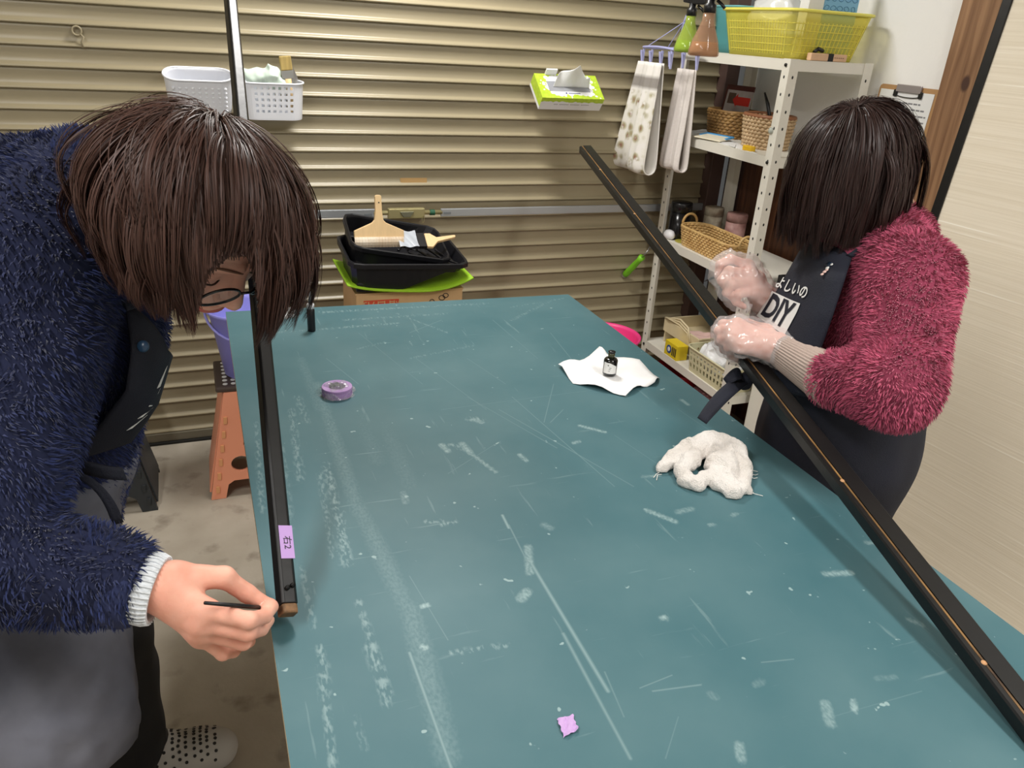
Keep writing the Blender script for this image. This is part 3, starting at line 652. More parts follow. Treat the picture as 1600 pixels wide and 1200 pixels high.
stool(-0.385, 2.305, 'dark grey folding step stool on the floor left of the orange stool', mat('charcoal_plastic', (46, 50, 54), 0.5), mat('charcoal_top', (40, 43, 46), 0.5), mat('charcoal_tab', (40, 44, 48), 0.45))
bk = Vector((0.098, 2.435, 0.388)); e = empty('bucket', bk, 'lilac plastic bucket on the orange stool behind the table corner', 'bucket')
MB().lathe([(0.0, 0.003), (0.078, 0.0), (0.082, 0.003), (0.112, 0.205), (0.121, 0.212), (0.123, 0.220), (0.119, 0.222), (0.112, 0.214), (0.109, 0.208), (0.078, 0.006), (0, 0.006)], 48, bk).build('bucket_body', mat('lilac_plastic', (138, 136, 214), 0.35, spec=0.4), e, smooth=True)
MB().tube([(bk.x + 0.124 * math.cos(a), bk.y + 0.03 - 0.124 * abs(math.sin(a)) * 0.25 - 0.1 * math.sin(a), bk.z + 0.205 - 0.07 * math.sin(a)) for a in [i * PI / 16 for i in range(17)]], 0.004, 8).build('handle', mat('lilac_handle', (150, 148, 222), 0.35), e, smooth=True)

# ================================================================== WALL BASKETS, TISSUE BOX
def rrect(hx, hy, r, n=6):
    out = []
    for (cx, cy, a0) in ((hx - r, hy - r, 0), (-hx + r, hy - r, PI / 2), (-hx + r, -hy + r, PI), (hx - r, -hy + r, 1.5 * PI)):
        for i in range(n + 1): a = a0 + PI / 2 * i / n; out.append((cx + r * math.cos(a), cy + r * math.sin(a)))
    return out
def resample(loop, n):
    L_ = [0]; m = len(loop)
    for i in range(m): L_.append(L_[-1] + math.dist(loop[i], loop[(i + 1) % m]))
    out = []
    for k in range(n):
        t = L_[-1] * k / n; j = max(i for i in range(m) if L_[i] <= t + 1e-12); f = (t - L_[j]) / max(1e-9, L_[j + 1] - L_[j]); a = loop[j]; b = loop[(j + 1) % m]
        out.append((a[0] + (b[0] - a[0]) * f, a[1] + (b[1] - a[1]) * f))
    return out
def basket_shell(c, hx, hy, r, h, taper, nu, nv, hole, rz=0.0, lean=0.0):
    """open tub; hole(i,j,x,y) leaves wall cells open; taper scales the bottom"""
    base = resample(rrect(hx, hy, r), nu); mb = MB(); cr, sr = math.cos(rz), math.sin(rz)
    for j in range(nv + 1):
        t = j / nv; s_ = taper + (1 - taper) * t
        for (x, y) in base: X, Y = x * s_, y * s_; mb.v.append((c[0] + X * cr - Y * sr, c[1] + X * sr + Y * cr, c[2] + h * t))
    for j in range(nv):
        for i in range(nu):
            if hole(i, j, *base[i]): continue
            a = j * nu + i; b = j * nu + (i + 1) % nu; mb.f.append((a, b, b + nu, a + nu))
    mb.f.append(tuple(reversed(range(nu)))); return mb
def rim_tube(c, hx, hy, r, z, rad, rz=0.0, n=48):
    cr, sr = math.cos(rz), math.sin(rz)
    return MB().tube([(c[0] + x * cr - y * sr, c[1] + x * sr + y * cr, c[2] + z) for x, y in resample(rrect(hx, hy, r), n)], rad, 8, closed=True)
pw_ = mat('basket_white', (232, 234, 240), 0.4, spec=0.4)
cL = Vector((0.028, YS - 0.066, 1.166)); cR = Vector((0.240, YS - 0.066, 1.142))
e = empty('wall_basket', cL, 'empty white plastic basket on the shutter, left of the other', 'basket', 'white baskets on the shutter')
bd = basket_shell(cL, 0.094, 0.040, 0.038, 0.108, 0.93, 96, 12, lambda i, j, x, y: False).build('basket_body', pw_, e, smooth=True, solid=0.002)
rim_tube(cL, 0.096, 0.042, 0.040, 0.108, 0.003).build('rim', pw_, e, smooth=True)
for j in range(6):
    for i in range(9):
        relink(MB().box(cL.x - 0.072 + i * 0.018 - 0.0042, cL.x - 0.072 + i * 0.018 + 0.0042, cL.y - 0.0385 - 0.0042 * (j / 5), cL.y - 0.034, cL.z + 0.012 + j * 0.0142 - 0.004, cL.z + 0.012 + j * 0.0142 + 0.004).build('boss', pw_, e, bevel=0.002, seg=1), bd).matrix_parent_inverse = Matrix.Identity(4)
e = empty('wall_basket', cR, 'white lattice basket on the shutter holding gloves and brushes', 'basket', 'white baskets on the shutter')
basket_shell(cR, 0.094, 0.040, 0.038, 0.108, 0.93, 104, 25, lambda i, j, x, y: abs(y) > 0.039 and abs(x) < 0.075 and i % 4 in (1, 2) and j % 4 in (1, 2) and 2 < j < 23).build('basket_body', pw_, e, solid=0.002)
rim_tube(cR, 0.096, 0.042, 0.040, 0.108, 0.003).build('rim', pw_, e, smooth=True)
gl_ = mat('mint_rubber', (206, 222, 208), 0.7)
V, F = nets(lambda P: smax(smin(smin(s_ell(P, (0.20, cR.y, 1.268), (.042, .020, .030)), s_ell(P, (0.245, cR.y - .004, 1.262), (.030, .022, .034)), .012), s_ell(P, (0.27, cR.y, 1.245), (.030, .02, .022)), .01) + 0.030 * np.abs(vnoise(P, 28)) + 0.012 * vnoise(P, 60) - 0.003, -(P[..., 2] - 1.215), 0.005), (0.14, cR.y - 0.04, 1.205), (0.32, cR.y + 0.04, 1.32), 0.003)
tag(np_mesh('rubber_gloves', laplace(V, F, 1), F, gl_), 'crumpled pale mint rubber gloves in the white lattice basket', 'gloves')
br = mat('bristle_tan', (176, 152, 92), 0.8, var=0.25, vscale=90, vstretch=(1, 1, 0.1)); steel = mat('steel', (170, 170, 168), 0.3, metal=0.9)
e = empty('paint_brush', (0.29, cR.y, 1.15), 'paint brush with tan bristles upright in the white lattice basket', 'brush')
bt = Vector((0.284, cR.y - 0.004, 1.325)); bd_ = Vector((0.10, 0.0, -1)).normalized()
MB().bar(bt, bt + bd_ * 0.042, 0.036, 0.010, up=(0, 1, 0)).build('bristles', br, e, bevel=0.003)
MB().bar(bt + bd_ * 0.042, bt + bd_ * 0.066, 0.037, 0.012, up=(0, 1, 0)).build('ferrule', steel, e, bevel=0.001)
MB().tube([bt + bd_ * 0.066, bt + bd_ * 0.10, bt + bd_ * 0.165], [0.011, 0.008, 0.007], 10).build('brush_handle', mat('pale_wood', (222, 190, 142), 0.6), e, smooth=True)
e = empty('spatula', (0.305, cR.y, 1.15), 'steel spatula leaning at the right end of the lattice basket', 'tool')
MB().add([(0.296, cR.y + 0.008, 1.30), (0.304, cR.y + 0.008, 1.302), (0.322, cR.y + 0.012, 1.262), (0.318, cR.y + 0.01, 1.235), (0.306, cR.y + 0.01, 1.24)], [(0, 1, 2, 3, 4)]).build('blade', steel, e, solid=0.0015)
MB().tube([(0.312, cR.y + 0.01, 1.238), (0.300, cR.y + 0.006, 1.15)], 0.006, 8).build('tool_handle', white_pl, e, smooth=True)
# tissue box fixed to the shutter
bx0, bx1, by0, by1, bz0, bz1 = 1.118, 1.355, YS - 0.137, YS - 0.022, 1.227, 1.279
def leafy():
    m = bpy.data.materials.new('tissue_box_print'); m.use_nodes = True; nt = m.node_tree; N = nt.nodes; L = nt.links; b = N['Principled BSDF']
    geo = N.new('ShaderNodeTexCoord'); sp = N.new('ShaderNodeSeparateXYZ'); L.new(geo.outputs['Object'], sp.inputs[0])
    def M_(op, a, b_):
        n = N.new('ShaderNodeMath'); n.operation = op
        for k, v in enumerate((a, b_)):
            if isinstance(v, (int, float)): n.inputs[k].default_value = v
            else: L.new(v, n.inputs[k])
        return n.outputs[0]
    cx, cy = (bx0 + bx1) / 2, (by0 + by1) / 2
    ax_ = M_('DIVIDE', M_('ABSOLUTE', M_('SUBTRACT', sp.outputs[0], cx), 0), 0.118); ay_ = M_('DIVIDE', M_('ABSOLUTE', M_('SUBTRACT', sp.outputs[1], cy), 0), 0.0575)
    dd = M_('MAXIMUM', ax_, M_('MULTIPLY', ay_, 0.95))
    vo = N.new('ShaderNodeTexVoronoi'); vo.inputs['Scale'].default_value = 62; L.new(geo.outputs['Object'], vo.inputs['Vector'])
    top = M_('GREATER_THAN', M_('ADD', dd, M_('MULTIPLY', vo.outputs['Distance'], 0.45)), 0.98)
    zf = M_('GREATER_THAN', M_('ADD', sp.outputs[2], M_('MULTIPLY', vo.outputs['Distance'], 0.010)), bz1 - 0.012)
    nsp = N.new('ShaderNodeSeparateXYZ'); L.new(geo.outputs['Normal'], nsp.inputs[0])
    istop = M_('GREATER_THAN', nsp.outputs[2], 0.5); isside = M_('GREATER_THAN', M_('ABSOLUTE', nsp.outputs[0], 0), 0.5)
    side = M_('GREATER_THAN', sp.outputs[2], bz0 + 0.012); front = zf
    f = M_('ADD', M_('MULTIPLY', istop, top), M_('MULTIPLY', M_('SUBTRACT', 1.0, istop), M_('ADD', M_('MULTIPLY', isside, side), M_('MULTIPLY', M_('SUBTRACT', 1.0, isside), front))))
    nz = N.new('ShaderNodeTexVoronoi'); nz.inputs['Scale'].default_value = 85; L.new(geo.outputs['Object'], nz.inputs['Vector'])
    rp = N.new('ShaderNodeValToRGB'); L.new(nz.outputs['Distance'], rp.inputs[0]); rp.color_ramp.elements[0].color = lin((196, 220, 70)) + (1,); rp.color_ramp.elements[1].color = lin((168, 200, 44)) + (1,)
    mx = N.new('ShaderNodeMix'); mx.data_type = 'RGBA'; L.new(f, mx.inputs['Factor']); mx.inputs['A'].default_value = lin((236, 236, 236)) + (1,); L.new(rp.outputs[0], mx.inputs['B'])
    L.new(mx.outputs['Result'], b.inputs['Base Color']); b.inputs['Roughness'].default_value = 0.5; return m
e = empty('tissue_box', ((bx0 + bx1) / 2, (by0 + by1) / 2, bz0), 'green and white tissue box fixed to the shutter', 'tissue box')
bxo = MB().box(bx0, bx1, by0, by1, bz0, bz1).build('carton', leafy(), e)
MB().box(bx0 + 0.036, bx1 - 0.045, by0 + 0.032, by1 - 0.036, bz1 + 0.0002, bz1 + 0.0008).build('slot_film', mat('slot_grey', (150, 152, 158), 0.5), e)
def tis(u, v):
    x = bx0 + 0.058 + 0.128 * u + 0.022 * (v - 0.5) * (0.4 - u); top = 0.074 * math.sin(PI * (0.16 + 0.72 * u)) ** 0.8 * (1 - 0.18 * math.sin(u * 9)) + (0.012 if u > 0.93 else 0)
    return (x, (by0 + by1) / 2 - 0.006 + 0.012 * math.sin(u * 11) * v + 0.012 * v, bz1 + 0.001 + top * v)
MB().grid(tis, 26, 12).build('tissue', tissue_w, e, smooth=True, solid=0.0008)
MB().box(bx0 + 0.040, bx0 + 0.082, by1 - 0.006, by1 + 0.001, bz1 - 0.004, bz1 + 0.023).build('fixing_tab', label_w, e, bevel=0.001)
for k in range(26):
    if k in (3, 11, 19): continue
    MB().box(bx0 + 0.052 + k * 0.0052, bx0 + 0.055 + k * 0.0052, by0 - 0.0003, by0 + 0.001, bz0 + 0.022, bz0 + 0.0254).build('print_mark', mat('print_grey', (150, 150, 150), 0.6), e)
MB().box(bx0 + 0.105, bx0 + 0.150, by0 + 0.022, by0 + 0.0255, bz1 + 0.0001, bz1 + 0.0006).build('print_line', mat('print_blue', (88, 96, 130), 0.6), e)
MB().box(bx0 + 0.094, bx0 + 0.100, by0 + 0.021, by0 + 0.027, bz1 + 0.0001, bz1 + 0.0006).build('print_emblem', mat('print_navy', (44, 52, 110), 0.6), e)

e.rotation_euler = (math.radians(38), 0, 0); e.location = (e.location.x, YS - 0.0165 - 0.072, bz0 + 0.004)
tL = [o for o in C.objects if o.name.startswith('wall_basket')]
for o_, a_, dy in zip(tL, (22, 5), (-0.015, 0.004)): o_.rotation_euler = (math.radians(a_), 0, 0); o_.location.y += dy
# ================================================================== CARTON, TRAYS AND BRUSHES BEHIND THE TABLE
card = mat('cardboard', (196, 160, 116), 0.8, var=0.06, vscale=12)
e = empty('cardboard_box', (0.585, 2.39, 0), 'brown cardboard box under the black paint trays', 'box')
cb = MB().box(0.414, 0.757, 2.285, 2.52, 0, 0.672).build('carton', card, e, bevel=0.002)
MB().box(0.412, 0.759, 2.2842, 2.4, 0.672, 0.676).build('top_flap', card, e)
MB().box(0.412, 0.759, 2.402, 2.521, 0.672, 0.676).build('top_flap', card, e)
rl = MB().box(0.437, 0.548, 2.2842, 2.285, 0.600, 0.653).build('red_label', mat('print_red', (196, 74, 46), 0.7), e)
tm = text_mesh('贈答用', 0.040, basis((0.4925, 2.2838, 0.634), (-1, 0, 0), (0, 0, -1)), 0.0002); relink(link('lettering', tm, card, e), rl).matrix_parent_inverse = Matrix.Identity(4)
for (cx, cz, r) in ((0.688, 0.648, 0.010), (0.700, 0.655, 0.009), (0.655, 0.639, 0.007)):
    MB().tube([(cx + r * math.cos(a), 2.2835, cz + 0.8 * r * math.sin(a)) for a in [i * PI * 2 / 14 for i in range(14)]], 0.0012, 5, closed=True).build('line_print', ink_black, e)
mg = mat('lime_mat', (158, 206, 40), 0.6, bump=0.5, bscale=60, bstretch=(8, 1, 1))
tag(MB().grid(lambda u, v: (0.385 + 0.400 * u, 2.262 + 0.27 * v, 0.687 + 0.075 * abs(u - 0.5) ** 3 * 3.2 - 0.004 * (1 - v) + 0.004 * math.sin(u * 7)), 40, 8).build('lime_mat', mg, smooth=True, solid=0.005), 'lime green ribbed mat folded up under the trays', 'mat')
def tray(M, mtl, label, Lx=0.38, Dy=0.27, deep=0.085, shallow=0.03):
    e = empty('paint_tray', M.translation, label, 'paint tray')
    mb = MB(); N_ = 40
    top = resample(rrect(Lx / 2, Dy / 2, 0.035), N_)
    def ring(sc_, z, ramp):
        return [Vector((x * sc_[0], y * sc_[1], (-(deep if x < -0.02 else deep + (shallow - deep) * min(1, (x + 0.02) / (Lx / 2 - 0.04)))) if ramp else z)) for x, y in top]
    rings = [ring((1.0, 1.0), -0.014, 0), ring((1.0, 1.0), -0.001, 0), ring((0.985, 0.98), 0.002, 0), ring((0.955, 0.94), 0.0, 0), ring((0.94, 0.92), -0.006, 0), ring((0.88, 0.86), 0, 1)]
    for r in rings: mb.v += [tuple(v) for v in r]
    for j in range(len(rings) - 1):
        for i in range(N_): a = j * N_ + i; b = j * N_ + (i + 1) % N_; mb.f.append((a, b, b + N_, a + N_))
    k = (len(rings) - 1) * N_; c0 = len(mb.v)
    mb.v.append((-0.09, 0, -deep)); mb.v.append((0.09, 0, -(deep + (shallow - deep) * 0.62)))
    for i in range(N_):
        a = k + i; b = k + (i + 1) % N_; cm = c0 if mb.v[a][0] < -0.02 and mb.v[b][0] < -0.02 else (c0 + 1 if mb.v[a][0] >= -0.02 and mb.v[b][0] >= -0.02 else None)
        if cm is None: mb.f.append((a, b, c0)); mb.f.append((b, c0 + 1, c0)) if False else mb.f.append((b, c0, c0 + 1)) ; continue
        mb.f.append((a, b, cm))
    mb.build('tray_body', mtl, e, smooth=False, solid=0.003, M=M, offset=-1)
    for i in range(5):
        x = 0.02 + i * 0.028; z = -(deep + (shallow - deep) * min(1, (x + 0.02) / (Lx / 2 - 0.04))) + 0.004
        for sy in (-1, 1): MB().bar((x, sy * 0.012, z), (x + 0.03, sy * 0.085, z + 0.010), 0.008, 0.006).build('ramp_rib', mtl, e, M=M, bevel=0.002)
    for sy in (-1, 1): MB().box(-Lx * 0.43, -Lx * 0.29, sy * Dy * 0.36 - 0.02, sy * Dy * 0.36 + 0.02, -deep - 0.012, -deep + 0.02).build('foot', mtl, e, M=M, bevel=0.005)
    return e
tb_m = mat('tray_black', (26, 26, 30), 0.38, spec=0.4)
tray(Matrix.Translation((0.582, 2.385, 0.783)) @ Matrix.Rotation(math.radians(2.5), 4, 'Y') @ Matrix.Rotation(math.radians(5), 4, 'X'), tb_m, 'lower black paint tray with a wide rolled rim')
tray(Matrix.Translation((0.575, 2.425, 0.815)) @ Matrix.Rotation(math.radians(10.5), 4, 'Y') @ Matrix.Rotation(math.radians(14), 4, 'X'), tb_m, 'upper black paint tray tilted and holding two brushes', 0.325, 0.23, 0.075, 0.025)
pale = mat('pale_brush_wood', (226, 194, 146), 0.55, var=0.05, vscale=20, vstretch=(8, 1, 1))
# wide paste brush standing in the tray
wb = Vector((0.507, 2.372, 0.806)); e = empty('paste_brush', wb, 'wide flat paste brush with upright pale wooden handle', 'brush')
MBr = basis(wb, (1, 0, -0.02), (0, 0.22, 1))
pp_ = [(-0.078, 0.020), (0.078, 0.020), (0.078, 0.042), (0.022, 0.066), (0.014, 0.074), (0.0105, 0.1), (0.010, 0.146), (0.006, 0.150), (-0.006, 0.150), (-0.010, 0.146), (-0.0105, 0.1), (-0.014, 0.074), (-0.022, 0.066), (-0.078, 0.042)]
MB().prism(pp_, -0.007, 0.007, MBr).build('brush_handle', pale, e, bevel=0.002)
MB().lathe([(0, 0.0078), (0.0022, 0.0077), (0.0022, 0.006)], 10, M=MBr @ Matrix.Translation((0.001, 0.127, 0))).build('hang_hole', ink_black, e)
MB().grid(lambda u, v: MBr @ Vector((-0.076 + 0.152 * u, 0.020 - 0.026 * v, 0.010 * math.sin(PI * (0.15 + 0.7 * v)) + 0.0016 * math.sin(u * 90))), 60, 4).build('bristles', mat('bristles_brown', (178, 142, 92), 0.8, rgb2=(226, 214, 196), vscale=7, vstretch=(1, 1, 1)), e, solid=0.012)
# second brush lying in a clear sleeve
b0 = Vector((0.640, 2.375, 0.812)); e = empty('glue_brush', b0, 'black bristled brush with pale wooden handle lying on the tray', 'brush')
B2 = basis(b0, (0.97, 0.0, -0.03), (0.15, 0.75, 0.38))
MB().prism([(0.015, -0.032), (0.034, -0.034), (0.052, -0.012), (0.056, -0.008), (0.118, 0.012), (0.121, 0.019), (0.117, 0.023), (0.054, 0.012), (0.036, 0.030), (0.017, 0.030)], -0.005, 0.005, B2).build('brush_handle', pale, e, bevel=0.002)
MB().prism([(-0.012, -0.033), (0.0148, -0.033), (0.0165, 0.031), (-0.012, 0.031)], -0.006, 0.006, B2).build('ferrule_band', black_pl, e, bevel=0.002)
MB().prism([(-0.055, -0.034), (-0.0122, -0.033), (-0.0122, 0.031), (-0.055, 0.033)], -0.005, 0.006, B2).build('bristles', mat('bristles_black', (40, 40, 44), 0.8), e)
MB().grid(lambda u, v: B2 @ Vector((-0.075 + 0.062 * u, -0.038 + 0.074 * v, 0.009 + 0.003 * math.sin(u * 9 + v * 5))), 12, 12).build('clear_sleeve', film('sleeve_film', (226, 234, 244), 0.62, 0.12, 0.8), e, smooth=True)

# ================================================================== STEEL SHELF
SX0, SX1, SY0, SY1 = 1.69, 2.012, 2.055, 2.655; LV = [1.41, 1.122, 0.724, 0.281]
ivory = mat('ivory_steel', (226, 222, 210), 0.42, spec=0.4, var=0.03, vscale=8)
hole_m = mat('hole_dark', (34, 32, 30), 0.8)
sh = empty('steel_shelf', (1.85, 2.355, 0), 'white steel angle shelf with perforated posts beside the shutter', 'shelf')
pwid = 0.034
for (x, sx) in ((SX0, 1), (SX1, -1)):
    for (y, sy) in ((SY0, 1), (SY1, -1)):
        mb = MB(); mb.box(min(x, x + sx * pwid), max(x, x + sx * pwid), min(y, y + sy * 0.0025), max(y, y + sy * 0.0025), 0.0, 1.412)
        p_ = mb.build('post', ivory, sh)
        MB().box(min(x, x + sx * 0.0025), max(x, x + sx * 0.0025), min(y + sy * 0.0026, y + sy * pwid), max(y + sy * 0.0026, y + sy * pwid), 0.0, 1.412).build('post_flange', ivory, sh)
        hb = MB()
        for k in range(27):
            z = 0.06 + k * 0.05; r = 0.0034
            vs = [(x - sx * 0.0003, y + sy * (pwid * 0.52) + r * math.cos(a), z + 1.5 * r * math.sin(a)) for a in [i * PI / 4 for i in range(8)]]; hb.add(vs, [tuple(range(8))])
            vs = [(x + sx * (pwid * 0.52) + r * math.cos(a), y - sy * 0.0003, z + 1.5 * r * math.sin(a)) for a in [i * PI / 4 for i in range(8)]]; hb.add(vs, [tuple(range(8))])
        tag(relink(hb.build('slot_holes', hole_m, sh), p_), kind='stuff').matrix_parent_inverse = Matrix.Identity(4)
        for z in LV:
            relink(MB().lathe([(0, 0.004), (0.005, 0.0035), (0.0055, 0)], 10, M=basis((x, y + sy * 0.018, z - 0.016), (0, 1, 0), (0, 0, 1)) if x == SX0 and False else Matrix.Translation((x - sx * 0.0002, y + sy * 0.018, z - 0.016)) @ Matrix.Rotation(-sx * PI / 2, 4, 'Y')).build('bolt', mat('bolt_dark', (44, 42, 40), 0.4, metal=0.6), sh, smooth=True), p_).matrix_parent_inverse = Matrix.Identity(4)
for z in LV:
    b_ = MB().box(SX0 + 0.003, SX1 - 0.003, SY0 + 0.003, SY1 - 0.003, z - 0.003, z).build('shelf_board', ivory, sh)
    lip = 0.032
    for bxx in ((SX0 + 0.003, SX0 + 0.005, SY0 + 0.003, SY1 - 0.003), (SX1 - 0.005, SX1 - 0.003, SY0 + 0.003, SY1 - 0.003), (SX0 + 0.0055, SX1 - 0.0055, SY0 + 0.003, SY0 + 0.005), (SX0 + 0.0055, SX1 - 0.0055, SY1 - 0.005, SY1 - 0.003)):
        relink(MB().box(*bxx, z - lip, z - 0.0032).build('lip', ivory, sh), b_).matrix_parent_inverse = Matrix.Identity(4)
# glass hook button on the near post
gb = atx(1205, 204, SX0); tag(MB().lathe([(0.010, 0), (0.0105, 0.003), (0.006, 0.007), (0, 0.0075)], 18, M=Matrix.Translation(gb) @ Matrix.Rotation(-PI / 2, 4, 'Y')).build('suction_cup', film('cup_film', (214, 220, 210), 0.6, 0.1, 0.8), smooth=True), 'clear suction cup on the near shelf post', 'suction cup')
# ---- top level
def spray(px, py, body, liq, label):
    o = atz(px, py, LV[0]); e = empty('spray_bottle', o, label, 'spray bottle')
    pr_ = [(0.034, 0), (0.0385, 0.003), (0.0385, 0.012), (0.033, 0.035), (0.022, 0.062), (0.015, 0.082), (0.0145, 0.10)]
    MB().lathe(pr_, 28, o).build('bottle_body', body, e, smooth=True)
    if liq: MB().lathe([(0.032, 0.002), (0.036, 0.004), (0.036, 0.012), (0.0315, 0.034)], 24, o).build('liquid', liq, e, smooth=True)
    MB().lathe([(0.0155, 0.1002), (0.0155, 0.118), (0.010, 0.122), (0.010, 0.135)], 18, o).build('collar', black_pl, e, smooth=True)
    MB().prism([(-0.05, 0.136), (-0.046, 0.131), (-0.012, 0.1305), (0.03, 0.1355), (0.032, 0.155), (-0.02, 0.165), (-0.048, 0.155)], -0.010, 0.010, basis(o, (-0.35, 0.94, 0), (0, 0, 1))).build('spray_head', black_pl, e, bevel=0.003)
    MB().tube([Vector(at(o, 0.012 * s_, -0.03 * s_, 0.132 - 0.012 * s_ * s_)) for s_ in (0.6, 1.0, 1.3)], 0.004, 8).build('trigger', black_pl, e, smooth=True)
spray(1072, 82, film('lime_clear', (178, 200, 84), 0.45, 0.1, 0.6), mat('lime_liquid', (150, 186, 40), 0.15), 'green glass spray bottle with black trigger on the top shelf')
spray(1098, 88, film('amber_clear', (200, 160, 130), 0.38, 0.1, 0.6), mat('amber_liquid', (186, 138, 72), 0.15), 'brown clear spray bottle half full on the top shelf')
tc_ = Vector((1.885, 2.56, LV[0])); e = empty('storage_bin', tc_, 'translucent teal plastic bin behind the spray bottles', 'bin')
MB().add([], []); basket_shell(tc_, 0.10, 0.078, 0.02, 0.15, 0.82, 48, 4, lambda *a: False).build('bin_body', film('teal_film', (126, 204, 208), 0.36, 0.3, 0.5), e, smooth=True, solid=0.002)
rim_tube(tc_, 0.102, 0.08, 0.022, 0.15, 0.003).build('rim', mat('teal_rim', (126, 196, 200), 0.35), e, smooth=True)
yb_ = Vector((1.838, 2.255, LV[0])); yf = film('yellow_film', (240, 230, 112), 0.30, 0.3, 0.5); e = empty('storage_basket', yb_, 'translucent yellow plastic basket on the top shelf', 'basket')
basket_shell(yb_, 0.155, 0.185, 0.03, 0.135, 0.84, 72, 6, lambda *a: False).build('basket_body', yf, e, smooth=True, solid=0.002)
rim_tube(yb_, 0.160, 0.190, 0.035, 0.135, 0.005).build('rim', mat('yellow_rim', (228, 220, 100), 0.4), e, smooth=True)
for j in range(5):
    rim_tube(yb_, 0.155 * (0.86 + 0.024 * j) + 0.001, 0.185 * (0.86 + 0.024 * j) + 0.001, 0.03, 0.02 + 0.02 * j, 0.0012).build('mesh_rib', mat('yellow_rib', (222, 212, 96), 0.45), e)
for k in range(-11, 12):
    for (ax_, fx) in (('x', 1), ('y', 1)):
        if ax_ == 'x' and abs(k) < 9: MB().bar((yb_.x + k * 0.0145, yb_.y - 0.157, yb_.z + 0.012), (yb_.x + k * 0.0158, yb_.y - 0.179, yb_.z + 0.105), 0.0022, 0.0015).build('mesh_rib', MATS['yellow_rib'], e)
        if ax_ == 'y': MB().bar((yb_.x - 0.132, yb_.y + k * 0.0125, yb_.z + 0.012), (yb_.x - 0.150, yb_.y + k * 0.0138, yb_.z + 0.105), 0.0022, 0.0015).build('mesh_rib', MATS['yellow_rib'], e)
blu = mat('blue_card', (128, 182, 220), 0.6)
e = empty('blue_case', (1.90, 2.16, 1.43), 'light blue patterned box standing in the yellow basket', 'box')
MB().box(1.83, 1.965, 2.125, 2.16, LV[0] + 0.004, LV[0] + 0.235).build('carton', blu, e, bevel=0.003)
for k in range(14):
    x = 1.842 + (k % 5) * 0.026; z = LV[0] + 0.15 + (k // 5) * 0.026
    MB().tube([(x + 0.009 * math.cos(a) * (1 + 0.3 * math.sin(k + 2 * a)), 2.1245, z + 0.007 * math.sin(a)) for a in [i * PI / 5 for i in range(10)]], 0.0009, 4, closed=True).build('line_print', mat('print_blue2', (74, 128, 176), 0.6), e)
tag(MB().box(1.765, 1.822, 2.115, 2.155, LV[0] + 0.004, LV[0] + 0.21).build('white_carton', label_w, bevel=0.002), 'narrow white carton in the yellow basket beside the blue box', 'box')
V, F = nets(lambda P: s_ell(P, (1.80, 2.30, LV[0] + 0.11), (.075, .10, .085)) + 0.05 * np.abs(vnoise(P, 20)) - 0.008, (1.70, 2.17, LV[0] + 0.005), (1.90, 2.42, LV[0] + 0.21), 0.006)
tag(np_mesh('plastic_bag', V, F, film('bag_film', (238, 240, 238), 0.75, 0.2, 0.7)), 'crumpled white plastic bag in the yellow basket', 'bag')
wbk = aty(1290, 83, SY0 + 0.035); e = empty('brush_block', (wbk.x, wbk.y, LV[0]), 'pale wooden block with black band lying before the yellow basket', 'block')
MB().box(wbk.x - 0.078, wbk.x + 0.062, SY0 + 0.006, SY0 + 0.026, LV[0] + 0.0005, LV[0] + 0.022).build('wooden_block', mat('pinkish_wood', (214, 176, 142), 0.6, var=0.08, vscale=30), e, bevel=0.003)
MB().box(wbk.x - 0.012, wbk.x + 0.008, SY0 + 0.0053, SY0 + 0.0268, LV[0] + 0.0003, LV[0] + 0.0227).build('black_band', black_pl, e)
MB().tube([(wbk.x - 0.06, SY0 + 0.017, LV[0] + 0.024), (wbk.x - 0.045, SY0 + 0.02, LV[0] + 0.034), (wbk.x - 0.025, SY0 + 0.02, LV[0] + 0.028)], 0.006, 8).build('black_clip', black_pl, e, smooth=True)
for k in range(5): MB().box(wbk.x + 0.012 + k * 0.008, wbk.x + 0.017 + k * 0.008, SY0 + 0.0057, SY0 + 0.0062, LV[0] + 0.010, LV[0] + 0.0125).build('print_mark', mat('print_brown', (120, 84, 66), 0.7), e)
